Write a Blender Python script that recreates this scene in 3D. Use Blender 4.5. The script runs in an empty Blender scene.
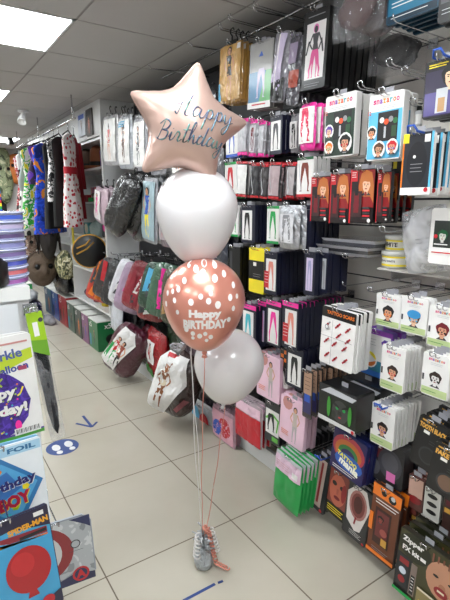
import bpy, bmesh, math, random
from mathutils import Vector, Matrix, noise
random.seed(7)
D = bpy.data
SC = bpy.context.scene
COL = SC.collection
# ------------------------------------------------------------------ camera
F = 460.0; H = 1.45
PITCH = math.atan(97/460.0); PSI = math.atan(315/math.hypot(460, 97))
FWD = Vector((math.sin(PSI)*math.cos(PITCH), math.cos(PSI)*math.cos(PITCH), -math.sin(PITCH)))
RGT = Vector((math.cos(PSI), -math.sin(PSI), 0)); UPV = RGT.cross(FWD)
CAMP = Vector((0, 0, H))
cd = D.cameras.new('camera'); cam = D.objects.new('camera', cd); COL.objects.link(cam)
cd.sensor_fit = 'HORIZONTAL'; cd.sensor_width = 36; cd.lens = 36*F/450; cd.clip_start = .02
m = Matrix((RGT, UPV, -FWD)).transposed().to_4x4(); m.translation = CAMP
cam.matrix_world = m; SC.camera = cam
# ------------------------------------------------------------------ world, exposure
w = D.worlds.new('world'); SC.world = w; w.use_nodes = True
w.node_tree.nodes['Background'].inputs[0].default_value = (.86, .93, 1, 1)
w.node_tree.nodes['Background'].inputs[1].default_value = .38
SC.view_settings.view_transform = 'Standard'; SC.view_settings.look = 'None'
SC.view_settings.gamma = 1; SC.view_settings.exposure = 0.0; SC.view_settings.use_curve_mapping = False
LAMP = 20.5           # emission of the ceiling panels
CEIL = 2.32; WALLX = 1.75; BACKY = 8.6

# pixel of the photograph -> point on a plane of the place
def ray(x, y): return FWD*F + RGT*(x-225) - UPV*(y-300)
def onX(x, y, X): d = ray(x, y); return CAMP + d*(X/d.x)
def onY(x, y, Y): d = ray(x, y); return CAMP + d*(Y/d.y)
def onZ(x, y, Z): d = ray(x, y); return CAMP + d*((Z-H)/d.z)

# ------------------------------------------------------------------ materials
_m = {}
def srgb(c):
    if isinstance(c, str):
        c = c.lstrip('#'); c = tuple(int(c[i:i+2], 16)/255 for i in (0, 2, 4))
    return tuple(((x/12.92) if x <= .04045 else ((x+.055)/1.055)**2.4) for x in c)
PAL = dict(navy='#10132a', black='#08080a', white='#e6e4e2', grey='#8a8a8e', dgrey='#3a3a3e', pink='#e8339c', hot='#f02c9e',
  red='#c4202c', dred='#6e1220', green='#169a48', dgreen='#12562f', lime='#a6c828', yellow='#f0dc28', orange='#ea7a1e', gold='#c8963c',
  blue='#2a56b8', sky='#5cb4dc', teal='#2a7f9a', purple='#5a3a9a', violet='#3a2470', lilac='#c9bcd8', pinkpale='#eec8da', skin='#d8a080',
  skind='#a06a48', skinp='#e6b898', brown='#5a3826', dbrown='#2e1f1a', tan='#b08858', cream='#dcd0b8', silver='#b8babf', hair='#1e1412',
  blood='#8a1c22', rose='#c88a86', orchid='#d870b0', turq='#3ab8c8', maroon='#5a1024', coral='#e08878', leaf='#3c8a30', price='#f4f2ee')
def M(name, rough=.45, metal=0., coat=0., bump=0., bs=30., kind=None, var=.12, col=None):
    key = (name, rough, metal, coat, bump, bs, kind)
    if key in _m: return _m[key]
    mt = D.materials.new(name.lower()); mt.use_nodes = True; _m[key] = mt
    nt = mt.node_tree; b = nt.nodes['Principled BSDF']; L = nt.links
    c = srgb(col or PAL.get(name, name))
    tc = nt.nodes.new('ShaderNodeTexCoord')
    nz = nt.nodes.new('ShaderNodeTexNoise'); nz.inputs['Scale'].default_value = 14; nz.inputs['Detail'].default_value = 3
    L.new(tc.outputs['Object'], nz.inputs['Vector'])
    mx = nt.nodes.new('ShaderNodeMix'); mx.data_type = 'RGBA'
    mx.inputs[6].default_value = (*[v*(1-var) for v in c], 1); mx.inputs[7].default_value = (*[min(1, v*(1+var)) for v in c], 1)
    L.new(nz.outputs['Fac'], mx.inputs[0]); L.new(mx.outputs[2], b.inputs['Base Color'])
    b.inputs['Roughness'].default_value = rough; b.inputs['Metallic'].default_value = metal
    b.inputs['Coat Weight'].default_value = coat; b.inputs['Coat Roughness'].default_value = .12
    if bump:
        n2 = nt.nodes.new('ShaderNodeTexNoise'); n2.inputs['Scale'].default_value = bs; n2.inputs['Detail'].default_value = 2
        n2.inputs['Distortion'].default_value = 1.2
        L.new(tc.outputs['Object'], n2.inputs['Vector'])
        bp = nt.nodes.new('ShaderNodeBump'); bp.inputs['Strength'].default_value = bump; bp.inputs['Distance'].default_value = .02
        L.new(n2.outputs['Fac'], bp.inputs['Height']); L.new(bp.outputs[0], b.inputs['Normal']); L.new(bp.outputs[0], b.inputs['Coat Normal'])
    return mt
def wrap(c): return M(c, rough=.3, coat=1., bump=.9, bs=16)     # printed or filled plastic wrap with creases
def film(alpha=.22):
    key = ('film', alpha)
    if key in _m: return _m[key]
    mt = D.materials.new('clear_film'); mt.use_nodes = True; _m[key] = mt; nt = mt.node_tree; b = nt.nodes['Principled BSDF']
    b.inputs['Base Color'].default_value = (.62, .62, .65, 1); b.inputs['Roughness'].default_value = .1
    b.inputs['Alpha'].default_value = alpha; b.inputs['Specular IOR Level'].default_value = 1
    tc = nt.nodes.new('ShaderNodeTexCoord'); n2 = nt.nodes.new('ShaderNodeTexNoise'); n2.inputs['Scale'].default_value = 9
    n2.inputs['Distortion'].default_value = .9
    nt.links.new(tc.outputs['Object'], n2.inputs['Vector'])
    mr = nt.nodes.new('ShaderNodeMapRange'); mr.inputs[1].default_value = .35; mr.inputs[2].default_value = .8
    mr.inputs[3].default_value = alpha*.4; mr.inputs[4].default_value = min(1, alpha*1.5)
    nt.links.new(n2.outputs['Fac'], mr.inputs[0]); nt.links.new(mr.outputs[0], b.inputs['Alpha'])
    bp = nt.nodes.new('ShaderNodeBump'); bp.inputs['Strength'].default_value = .8; bp.inputs['Distance'].default_value = .02
    nt.links.new(n2.outputs['Fac'], bp.inputs['Height']); nt.links.new(bp.outputs[0], b.inputs['Normal'])
    return mt
def emit(name, c, s):
    mt = D.materials.new(name); mt.use_nodes = True; nt = mt.node_tree
    b = nt.nodes['Principled BSDF']; b.inputs['Emission Color'].default_value = (*c, 1); b.inputs['Emission Strength'].default_value = s
    return mt
def voro(name, base, dot, scale=18, thr=.33, base2=None, rand=1., rough=.7):
    mt = D.materials.new(name); mt.use_nodes = True; nt = mt.node_tree; b = nt.nodes['Principled BSDF']; b.inputs['Roughness'].default_value = rough
    tc = nt.nodes.new('ShaderNodeTexCoord'); v = nt.nodes.new('ShaderNodeTexVoronoi'); v.inputs['Scale'].default_value = scale; v.inputs['Randomness'].default_value = rand
    nt.links.new(tc.outputs['Object'], v.inputs['Vector'])
    r = nt.nodes.new('ShaderNodeValToRGB'); r.color_ramp.interpolation = 'CONSTANT'
    r.color_ramp.elements[0].color = (*srgb(dot), 1); r.color_ramp.elements[1].position = thr; r.color_ramp.elements[1].color = (*srgb(base), 1)
    nt.links.new(v.outputs['Distance'], r.inputs[0]); nt.links.new(r.outputs[0], b.inputs['Base Color'])
    return mt
def blotch(name, cols, scale=6, rough=.6, detail=2, dist=1.0):
    mt = D.materials.new(name); mt.use_nodes = True; nt = mt.node_tree; b = nt.nodes['Principled BSDF']; b.inputs['Roughness'].default_value = rough
    tc = nt.nodes.new('ShaderNodeTexCoord'); v = nt.nodes.new('ShaderNodeTexNoise'); v.inputs['Scale'].default_value = scale
    v.inputs['Detail'].default_value = detail; v.inputs['Distortion'].default_value = dist
    nt.links.new(tc.outputs['Object'], v.inputs['Vector'])
    r = nt.nodes.new('ShaderNodeValToRGB'); r.color_ramp.interpolation = 'CONSTANT'; e = r.color_ramp.elements
    n = len(cols)
    while len(e) < n: e.new(.5)
    for i, c in enumerate(cols):
        e[i].position = 0 if i == 0 else .41+.17*(i-1)/max(1, n-2) if n > 2 else .5
        e[i].color = (*srgb(PAL.get(c, c)), 1)
    nt.links.new(v.outputs['Fac'], r.inputs[0]); nt.links.new(r.outputs[0], b.inputs['Base Color'])
    return mt
CHROME = M('chrome', rough=.22, metal=1, col='#c9c9cc')
BLUEP = M('blue', rough=.3)
WHITE_LAM = M('white_laminate', rough=.35, col='#dcdcdc', var=.03)

# ------------------------------------------------------------------ mesh helpers
class MB:
    def __init__(s): s.v = []; s.f = []; s.fm = []; s.m = []; s.sm = []
    def mi(s, mt):
        if mt not in s.m: s.m.append(mt)
        return s.m.index(mt)
    def add(s, vs, fs, mt, smooth=False):
        o = len(s.v); s.v += [tuple(v) for v in vs]; k = s.mi(mt)
        for f in fs: s.f.append([i+o for i in f]); s.fm.append(k); s.sm.append(smooth)
    def box(s, a, b, mt):
        x0, y0, z0 = a; x1, y1, z1 = b
        s.add([(x0,y0,z0),(x1,y0,z0),(x1,y1,z0),(x0,y1,z0),(x0,y0,z1),(x1,y0,z1),(x1,y1,z1),(x0,y1,z1)],
              [(0,3,2,1),(4,5,6,7),(0,1,5,4),(1,2,6,5),(2,3,7,6),(3,0,4,7)], mt)
    def tube(s, pts, r, mt, n=6):
        pts = [Vector(p) for p in pts]; vs = []; fs = []
        for i, p in enumerate(pts):
            t = (pts[min(i+1, len(pts)-1)]-pts[max(i-1, 0)]).normalized()
            a = Vector((0, 0, 1)) if abs(t.z) < .9 else Vector((1, 0, 0))
            u = t.cross(a).normalized(); v = t.cross(u)
            rr = r[i] if isinstance(r, (list, tuple)) else r
            for k in range(n): g = 2*math.pi*k/n; vs.append(p+u*math.cos(g)*rr+v*math.sin(g)*rr)
        for i in range(len(pts)-1):
            for k in range(n): fs.append((i*n+k, i*n+(k+1) % n, (i+1)*n+(k+1) % n, (i+1)*n+k))
        fs.append(list(range(n))[::-1]); fs.append([(len(pts)-1)*n+k for k in range(n)])
        s.add(vs, fs, mt, True)
    def lathe(s, prof, mt, n=24, c=(0, 0, 0), cap=True):
        vs = []; fs = []
        for r, z in prof:
            for k in range(n): g = 2*math.pi*k/n; vs.append((c[0]+r*math.cos(g), c[1]+r*math.sin(g), c[2]+z))
        for i in range(len(prof)-1):
            for k in range(n): fs.append((i*n+k, i*n+(k+1) % n, (i+1)*n+(k+1) % n, (i+1)*n+k))
        if cap: fs.append(list(range(n))[::-1]); fs.append([(len(prof)-1)*n+k for k in range(n)])
        s.add(vs, fs, mt, True)
    def mesh(s, name):
        me = D.meshes.new(name); me.from_pydata(s.v, [], s.f)
        for mt in s.m: me.materials.append(mt)
        me.polygons.foreach_set('material_index', s.fm); me.polygons.foreach_set('use_smooth', s.sm); me.update(); return me
    def obj(s, name, parent=None, loc=None, rot=None):
        o = D.objects.new(name, s.mesh(name)); COL.objects.link(o)
        if parent: o.parent = parent
        if loc is not None: o.location = loc
        if rot is not None: o.rotation_euler = rot
        return o
def tag(o, label, cat, group=None, kind=None):
    o['label'] = label; o['category'] = cat
    if group: o['group'] = group
    if kind: o['kind'] = kind
    n = len(label.split())
    if n > 16 or n < 4: print('LABEL LEN', n, label)
    return o
def struct(o): o['kind'] = 'structure'; return o
def empty(name, loc, rot=(0, 0, 0)):
    o = D.objects.new(name, None); COL.objects.link(o); o.location = loc; o.rotation_euler = rot; o.empty_display_size = .05; return o
def dup(o, parent=None):
    c = o.copy(); COL.objects.link(c)
    if parent: c.parent = parent
    for ch in o.children: dup(ch, c)
    return c

# text outlines, cached
_t = {}
def text_geo(s, bold=.02):
    if (s, bold) in _t: return _t[(s, bold)]
    cu = D.curves.new('lettering', 'FONT'); cu.body = s; cu.size = 1; cu.offset = bold; cu.resolution_u = 2; cu.align_x = 'CENTER'; cu.align_y = 'CENTER'
    o = D.objects.new('lettering', cu); COL.objects.link(o)
    dg = bpy.context.evaluated_depsgraph_get(); dg.update()
    me = o.evaluated_get(dg).to_mesh()
    vs = [(v.co.x, v.co.y) for v in me.vertices]; fs = [tuple(p.vertices) for p in me.polygons]
    o.evaluated_get(dg).to_mesh_clear(); D.objects.remove(o); D.curves.remove(cu)
    _t[(s, bold)] = (vs, fs); return vs, fs

# flat printed artwork: u to the right, v up, both 0..1 over the card; every mark is a thin raised print layer
class Art:
    def __init__(s, w, h, depth=None, sub=1):
        s.w = w; s.h = h; s.mb = MB(); s.k = 0; s.depth = depth or (lambda u, v: 0.0); s.sub = sub; s.asp = w/h
    def P(s, u, v): return (-s.depth(u, v)-.0004-.00022*s.k, -(u-.5)*s.w, (v-1)*s.h)
    def put(s, uv, fs, mt):
        s.k += 1; mt = M(mt, rough=.4, coat=.25) if isinstance(mt, str) else mt
        if s.sub > 1:
            bm = bmesh.new(); vv = [bm.verts.new((p[0], p[1], 0)) for p in uv]
            for f in fs:
                try: bm.faces.new([vv[i] for i in f])
                except ValueError: pass
            bmesh.ops.triangulate(bm, faces=bm.faces[:])
            for _ in range(5):
                es = [e for e in bm.edges if e.calc_length() > .09]
                if not es: break
                bmesh.ops.subdivide_edges(bm, edges=es, cuts=1); bmesh.ops.triangulate(bm, faces=bm.faces[:])
            bm.verts.index_update(); uv = [(v.co.x, v.co.y) for v in bm.verts]; fs = [tuple(v.index for v in f.verts) for f in bm.faces]; bm.free()
        s.mb.add([s.P(*p) for p in uv], fs, mt)
    def rect(s, u0, v0, u1, v1, mt):
        n = 1; uv = [(u0+(u1-u0)*i/n, v0+(v1-v0)*j/n) for j in range(n+1) for i in range(n+1)]
        s.put(uv, [(j*(n+1)+i, j*(n+1)+i+1, (j+1)*(n+1)+i+1, (j+1)*(n+1)+i) for j in range(n) for i in range(n)], mt)
    def poly(s, pts, mt): s.put(pts, [list(range(len(pts)))], mt)
    def ell(s, cx, cy, rx, ry=None, mt='white', n=14, a0=0, a1=2*math.pi):
        ry = rx*s.asp if ry is None else ry
        s.put([(cx+rx*math.cos(a0+(a1-a0)*i/n), cy+ry*math.sin(a0+(a1-a0)*i/n)) for i in range(n+(a1-a0 < 6.2))], [list(range(n+(a1-a0 < 6.2)))], mt)
    def line(s, pts, wd, mt):
        for (a, b) in zip(pts, pts[1:]):
            dx, dy = (b[0]-a[0])*s.w, (b[1]-a[1])*s.h; L = math.hypot(dx, dy) or 1; nx, ny = -dy/L*wd/2, dx/L*wd/2
            nx /= s.w; ny /= s.h
            s.put([(a[0]-nx, a[1]-ny), (b[0]-nx, b[1]-ny), (b[0]+nx, b[1]+ny), (a[0]+nx, a[1]+ny)], [(0, 1, 2, 3)], mt); s.k -= 1
        s.k += 1
    def text(s, t, u, v, wd, mt, hgt=None, rot=0, bold=.02):
        """centred at u,v; wd = width as a share of the card"""
        vs, fs = text_geo(t, bold); x0 = min(p[0] for p in vs); x1 = max(p[0] for p in vs); y0 = min(p[1] for p in vs); y1 = max(p[1] for p in vs)
        k = wd*s.w/(x1-x0); ky = k if hgt is None else hgt*s.h/(y1-y0); c, n = math.cos(rot), math.sin(rot); out = []
        for x, y in vs:
            X = (x-(x0+x1)/2)*k; Y = (y-(y0+y1)/2)*ky
            out.append((u+(X*c-Y*n)/s.w, v+(X*n+Y*c)/s.h))
        s.put(out, fs, mt)
    def multi(s, t, u0, v, step, wd, cols, hgt):
        for i, ch in enumerate(t): s.text(ch, u0+step*i, v, wd, cols[i % len(cols)], hgt=hgt, bold=.04); s.k -= 1
        s.k += 1
    def legs(s, cx, top, bot, wd, mt, spread=.5, bend=0):
        hh = top-bot
        for q in (-1, 1):
            kx = cx+q*wd*(.24+.28*spread); ax = cx+q*wd*(.16+.5*spread)+(bend*q*.03)
            s.poly([(cx, top), (cx+q*wd*.36, top), (cx+q*wd*.5, top-hh*.14), (kx+q*wd*.15, top-hh*.55), (ax+q*wd*.17, top-hh*.72), (ax+q*wd*.07, bot+.05*hh), (ax+q*wd*.24, bot),
                    (ax-q*wd*.08, bot), (ax-q*wd*.05, bot+.08*hh), (ax-q*wd*.04, top-hh*.74), (kx-q*wd*.1, top-hh*.53), (cx, top-hh*.17)], mt); s.k -= 1
        s.k += 1
    def figure(s, cx, bot, h, cloth='red', skin='skin', leg=None, hair='hair', arms=True):
        a = s.h/s.w; hd = h*.075
        s.legs(cx, bot+h*.5, bot, h*.17*a, leg or cloth, .3)
        s.poly([(cx-.1*h*a, bot+h*.84), (cx+.1*h*a, bot+h*.84), (cx+.06*h*a, bot+h*.66), (cx+.1*h*a, bot+h*.46), (cx-.1*h*a, bot+h*.46), (cx-.06*h*a, bot+h*.66)], cloth)
        if arms:
            s.line([(cx-.09*h*a, bot+h*.82), (cx-.17*h*a, bot+h*.66), (cx-.09*h*a, bot+h*.55)], h*.035*s.h, skin)
            s.line([(cx+.09*h*a, bot+h*.82), (cx+.17*h*a, bot+h*.66), (cx+.1*h*a, bot+h*.52)], h*.035*s.h, skin)
        s.ell(cx, bot+h*.925, hd*a*1.0, hd*1.15, hair); s.ell(cx, bot+h*.91, hd*a*.7, hd*.9, skin)
    def face(s, cx, cy, r, skin='skinp', hair='dbrown', hat=None, marks=None, eyes='black', mouth='blood'):
        ry = r*s.asp
        s.put([(cx+r*(1.12+.1*math.sin(5*g))*math.cos(g), cy+ry*.3+ry*(1.08+.08*math.sin(7*g+cx*40))*math.sin(g)) for g in [i*6.2832/22 for i in range(22)]], [list(range(22))], hair)
        s.poly([(cx-.95*r, cy-ry*1.45), (cx+.95*r, cy-ry*1.45), (cx+.35*r, cy-ry*.95), (cx-.35*r, cy-ry*.95)], 'dgrey'); s.rect(cx-.3*r, cy-ry*1.25, cx+.3*r, cy-ry*.7, skin)
        s.put([(cx+r*.74*math.cos(g)*(1-.14*(math.sin(g) < 0)), cy-.05*ry+ry*.98*math.sin(g)) for g in [i*6.2832/18 for i in range(18)]], [list(range(18))], skin)
        s.poly([(cx-.72*r, cy+.5*ry), (cx-.3*r, cy+.62*ry), (cx+.3*r, cy+.5*ry), (cx+.72*r, cy+.55*ry), (cx+.5*r, cy+1.0*ry), (cx-.5*r, cy+1.0*ry)], hair)
        for q in (-1, 1): s.ell(cx+q*.3*r, cy+.1*ry, r*.13, ry*.07, eyes, n=8); s.k -= 1; s.line([(cx+q*.14*r, cy+.28*ry), (cx+q*.46*r, cy+.3*ry)], .05*r*s.w*2, hair)
        s.line([(cx+.02*r, cy+.05*ry), (cx+.07*r, cy-.2*ry)], .05*r*s.w*2, 'skind')
        s.ell(cx, cy-.48*ry, r*.24, ry*.09, mouth, n=8)
        if marks: s.ell(cx, cy-.15*ry, r*.14, ry*.12, marks, n=8); s.ell(cx-.55*r, cy-.25*ry, r*.2, ry*.18, marks, n=8); s.ell(cx+.55*r, cy-.25*ry, r*.2, ry*.18, marks, n=8)
        if hat: s.ell(cx, cy+ry*.8, r*1.3, ry*.75, hat)
    def lines(s, u0, u1, v, n, dv, mt, th=.0012):
        for i in range(n): s.line([(u0, v-i*dv), (u1-(i % 2)*.1*(u1-u0), v-i*dv)], th, mt); s.k -= 1
        s.k += 1
    def obj(s, name, parent): return s.mb.obj(name, parent)

# bodies: front at x=0, thickness towards +x, top at z=0
def body_box(w, h, t, mt, cut=.0):
    mb = MB(); c = min(.006, w*.08, h*.08)+cut
    out = [(-w/2+c, 0), (w/2-c, 0), (w/2, -c), (w/2, -h+c), (w/2-c, -h), (-w/2+c, -h), (-w/2, -h+c), (-w/2, -c)]
    n = 8; vs = [(0, -y, z) for y, z in out]+[(t, -y, z) for y, z in out]
    mb.add(vs, [list(range(n)), list(range(n, 2*n))[::-1]]+[(i, i+n, (i+1) % n+n, (i+1) % n) for i in range(n)], mt); return mb
def pil(w, h, t, seed=0, flat=.0):
    rnd = random.Random(seed); ph = [rnd.uniform(0, 6) for _ in range(4)]
    def f(u, v):
        a = max(0, 1-abs(2*u-1)**3); b = max(0, 1-abs(2*v-1)**4)
        k = noise.noise(Vector((u*w*26+ph[2], v*h*16+ph[0], ph[1]+u*3)))+.6*noise.noise(Vector((u*w*60+v*h*30, v*h*40-u*w*20, ph[3])))
        return (t/2)*(a*b)**.5*(1+.08*math.sin(9*u+ph[0]+4*v)+.08*math.sin(13*v+ph[1]-5*u))+(.0045+.03*t)*min(1, 3*a*b)*(k-abs(k)*.4)
    return f
def body_bag(w, h, t, mt, f, n=18, rd=.05):
    """a soft filled bag; depth function f gives the half thickness; the mid plane is x=0"""
    mb = MB(); vs = []; fs = []
    for side in (-1, 1):
        for j in range(n+1):
            for i in range(n+1):
                u, v = i/n, j/n; a_, b_ = 2*u-1, 2*v-1; U = a_*(1-rd*abs(b_)**4*abs(a_)); V = b_*(1-rd*abs(a_)**4*abs(b_))
                vs.append((side*f(u, v), -U/2*w, (V-1)*h/2))
    N = (n+1)**2
    for s_ in (0, 1):
        for j in range(n):
            for i in range(n):
                q = [s_*N+j*(n+1)+i, s_*N+j*(n+1)+i+1, s_*N+(j+1)*(n+1)+i+1, s_*N+(j+1)*(n+1)+i]
                fs.append(q if s_ == 0 else q[::-1])
    mb.add(vs, fs, mt, True); return mb

# ------------------------------------------------------------------ the room
GR = 0.6
def tile_floor():
    mt = D.materials.new('polished_floor_tile'); mt.use_nodes = True; nt = mt.node_tree; b = nt.nodes['Principled BSDF']; L = nt.links
    tc = nt.nodes.new('ShaderNodeTexCoord'); sp = nt.nodes.new('ShaderNodeSeparateXYZ'); L.new(tc.outputs['Object'], sp.inputs[0])
    def math_(op, a, v=None, link=None):
        n = nt.nodes.new('ShaderNodeMath'); n.operation = op; L.new(a, n.inputs[0])
        if link is not None: L.new(link, n.inputs[1])
        elif v is not None: n.inputs[1].default_value = v
        return n.outputs[0]
    es = []
    for ax, off, per in (('X', .475, .6), ('Y', .95, .605)):
        a = math_('SUBTRACT', sp.outputs[ax], off-20*per); a = math_('DIVIDE', a, per); a = math_('FRACT', a); a = math_('SUBTRACT', a, .5); a = math_('ABSOLUTE', a)
        es.append(math_('GREATER_THAN', a, .4955))
    g = math_('MAXIMUM', es[0], link=es[1])
    nz = nt.nodes.new('ShaderNodeTexNoise'); nz.inputs['Scale'].default_value = 2.2; nz.inputs['Detail'].default_value = 6; L.new(tc.outputs['Object'], nz.inputs[0])
    r = nt.nodes.new('ShaderNodeValToRGB'); r.color_ramp.elements[0].position = .3; r.color_ramp.elements[1].position = .7
    r.color_ramp.elements[0].color = (*srgb('#b2ab9c'), 1); r.color_ramp.elements[1].color = (*srgb('#bcb6a8'), 1); L.new(nz.outputs['Fac'], r.inputs[0])
    mx = nt.nodes.new('ShaderNodeMix'); mx.data_type = 'RGBA'; L.new(g, mx.inputs[0]); L.new(r.outputs[0], mx.inputs[6]); mx.inputs[7].default_value = (*srgb('#70665a'), 1)
    L.new(mx.outputs[2], b.inputs['Base Color'])
    n3 = nt.nodes.new('ShaderNodeTexNoise'); n3.inputs['Scale'].default_value = 5; n3.inputs['Detail'].default_value = 4; L.new(tc.outputs['Object'], n3.inputs[0])
    mr = nt.nodes.new('ShaderNodeMapRange'); mr.inputs[3].default_value = .08; mr.inputs[4].default_value = .3; L.new(n3.outputs['Fac'], mr.inputs[0]); L.new(mr.outputs[0], b.inputs['Roughness'])
    b.inputs['Specular IOR Level'].default_value = .5
    bp = nt.nodes.new('ShaderNodeBump'); bp.inputs['Strength'].default_value = .06; bp.inputs['Distance'].default_value = .01
    L.new(n3.outputs['Fac'], bp.inputs['Height']); L.new(bp.outputs[0], b.inputs['Normal'])
    return mt
X0, Y0 = -2.6, -3.0
mb = MB(); mb.box((X0, Y0, -.05), (WALLX+.1, BACKY, 0), tile_floor()); struct(mb.obj('floor'))
# suspended ceiling: dark grid of T bars, tiles above it; bays for the light panels
tile_m = M('ceiling_tile', rough=.9, bump=.15, bs=160, col='#b6b4b4', var=.02); bar_m = M('ceiling_bar', rough=.6, col='#8e8989')
lights = [(0, 2.45), (0, 4.0), (0, 5.55), (0, 7.1), (0, .9), (0, -.65), (0, -2.2), (-3, 2.45), (-3, 4.0), (-3, .9), (-3, 5.55), (-3, -.65), (1, 6.95)]
cxs = [.17+.6*k for k in range(-5, 4)]; 
mb = MB(); gb = MB()
ys = []; y = Y0
base = 2.45-.58*10
gy = [base+.58*k for k in range(0, 21)]
litc = set()
for k, Y in lights:
    i = min(range(len(gy)), key=lambda q: abs(gy[q]-Y)); litc.add((5+k, i))
lights = [(cxs[a], gy[i]) for a, i in litc]
for a in range(len(cxs)):
    xa, xb = cxs[a], min(cxs[a]+.6, WALLX+.1)
    for i, yy in enumerate(gy):
        if (a, i) in litc: continue
        if yy > BACKY: continue
        mb.box((xa+.006, yy+.006, CEIL), (xb-.006, min(yy+.574, BACKY), CEIL+.02), tile_m)
for a in range(len(cxs)+1):
    x = cxs[0]+.6*a
    if x < WALLX+.05: mb.box((x-.006, Y0-.4, CEIL+.002), (x+.006, BACKY, CEIL+.03), bar_m)
for yy in gy: 
    if yy < BACKY: mb.box((X0-.3, yy-.006, CEIL+.002), (WALLX, yy+.006, CEIL+.03), bar_m)
mb.box((X0-.3, Y0-.4, CEIL+.1), (WALLX+.1, BACKY, CEIL+.12), bar_m)
struct(mb.obj('ceiling'))
panel_m = emit('lit_diffuser', (.93, .98, 1), LAMP)
for i, (lx, ly) in enumerate(lights):
    t = MB(); t.box((.012, .012, .004), (.588, .568, .012), panel_m)
    e = empty('ceiling_light', (lx, ly, CEIL-.003))
    f = MB()
    for a, b in (((0, 0, 0), (.6, .014, .02)), ((0, .566, 0), (.6, .58, .02)), ((0, 0, 0), (.014, .58, .02)), ((.586, 0, 0), (.6, .58, .02))): f.box(a, b, WHITE_LAM)
    f.obj('frame', e); t.obj('diffuser', e)
    order = 'far right row' if lx > .6 else 'aisle row' if lx > 0 else 'row left of the aisle'
    tag(e, 'square ceiling light, %s, %s' % (order, {0: 'nearest at top left', 1: 'second from the top left corner'}.get(round((ly-2.45)/1.6), 'out of frame %.0f tiles along' % ((ly+4)/.58))), 'ceiling light', 'square ceiling light panels')

# slatwall on the right
slat_m = M('slatwall_board', rough=.45, col='#e4e0da', var=.03); groove_m = M('slatwall_groove', rough=.3, metal=.6, col='#55555a')
shade_m = M('slatwall_painted_shade', rough=.5, col='#26262a'); db = MB(); YS = 1.6  # same light slatwall; dark colour stands in for shade behind the stock
mb = MB(); z = .05; PITCHZ = .118
mb.box((WALLX+.012, Y0, 0), (WALLX+.08, 4.05, CEIL), groove_m)
while z < CEIL:
    mb.box((WALLX, Y0, z+.004), (WALLX+.03, YS, min(z+PITCHZ-.004, CEIL)), slat_m); db.box((WALLX, YS, z+.004), (WALLX+.03, 4.05, min(z+PITCHZ-.004, CEIL)), shade_m); z += PITCHZ
mb.box((WALLX, Y0, 0), (WALLX+.03, 4.05, .045), slat_m)
struct(mb.obj('wall_right')); struct(db.obj('wall_right_shaded_bay'))
wallm = M('painted_wall', rough=.6, col='#b9b6b4', var=.03)
mb = MB(); mb.box((WALLX+.03, 4.05, 0), (WALLX+.1, BACKY, CEIL), wallm); struct(mb.obj('wall_right_far'))
mb = MB(); mb.box((X0, BACKY, 0), (WALLX+.1, BACKY+.1, CEIL), wallm); struct(mb.obj('wall_back'))
mb = MB(); mb.box((X0-.1, Y0, 0), (X0, BACKY, CEIL), wallm); struct(mb.obj('wall_left'))
mb = MB(); mb.box((1.5, -.2, 0), (1.52, 4.05, .1), WHITE_LAM); struct(mb.obj('baseboard_right'))
# dark doorway in the back wall
mb = MB(); mb.box((.5, BACKY-.03, 0), (1.34, BACKY-.005, 1.75), M('dark_doorway', rough=.7, col='#1c1615')); struct(mb.obj('door_1'))

# ------------------------------------------------------------------ hooks and stacks
def hook_mesh(length, blue=False, double=True):
    key = ('hook', round(length, 2), blue, double)
    if key in _t: return _t[key]
    mb = MB(); L = length; c = BLUEP if blue else CHROME
    mb.box((-.006, -.02, -.012), (0, .02, .022), CHROME)
    for dy in ((-.010, .010) if double else (0,)):
        mb.tube([(0, dy, .0), (-L, dy, .0), (-L-.012, dy, .006), (-L-.016, dy, .02)], .0022, CHROME)
    if blue:
        mb.tube([(-L+.04, -.016, .004), (-L-.02, -.016, .008), (-L-.03, -.01, .024), (-L-.03, .01, .024), (-L-.02, .016, .008), (-L+.04, .016, .004)], .0035, BLUEP)
    elif double: mb.tube([(-L-.016, -.01, .02), (-L-.016, .01, .02)], .0022, CHROME)
    _t[key] = mb.mesh('peg_hook'); return _t[key]
def hook(y, z, xf, label, blue=False, double=True):
    o = D.objects.new('peg_hook', hook_mesh(WALLX-xf, blue, double)); COL.objects.link(o); o.location = (WALLX, y, z)
    return tag(o, label, 'hook', 'chrome peg hooks on the slatted wall')
nstack = 0
def stack(px, name, what, where, cat, make, n=1, pitch=.02, Xf=1.38, tilt=0., hk=True, blue=False, jit=1., yaw=0., rest_art=True, lean=0.):
    """px = left x, right x, top y, bottom y (on the left edge) of the front packet; make(w,h) -> root object"""
    global nstack; nstack += 1
    x0, x1, y0, y1 = px; ym = (y0+y1)/2
    a = onX(x0, ym, Xf); b = onX(x1, ym-(x1-x0)*.3*0, Xf); t = onX(x0, y0, Xf); bt = onX(x0, y1, Xf)
    w_ = a.y-b.y; h_ = t.z-bt.z
    root = make(w_, h_); root.name = name
    yc = (a.y+b.y)/2; ty = math.radians(tilt)
    yc -= math.sin(ty)*h_/2
    rnd = random.Random(nstack*13)
    for i in range(n):
        o = root if i == 0 else dup(root)
        j = 0 if i == 0 else jit
        o.location = (Xf+i*pitch, yc+rnd.uniform(-.006, .006)*j, t.z+rnd.uniform(-.004, .004)*j)
        o.rotation_euler = (ty+rnd.uniform(-.02, .02)*j, math.radians(lean), math.radians(yaw)+rnd.uniform(-.03, .03)*j)
        if i == 0: tag(o, '%s, %s' % (what, where), cat, 'stack with the %s in front' % what if n > 1 else None)
        else: tag(o, 'packet stacked behind the %s' % what, cat, 'stack with the %s in front' % what)
    if hk: hook(yc, t.z-.008, Xf-.012, 'peg hook holding the %s' % what, blue)
    return root

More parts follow.
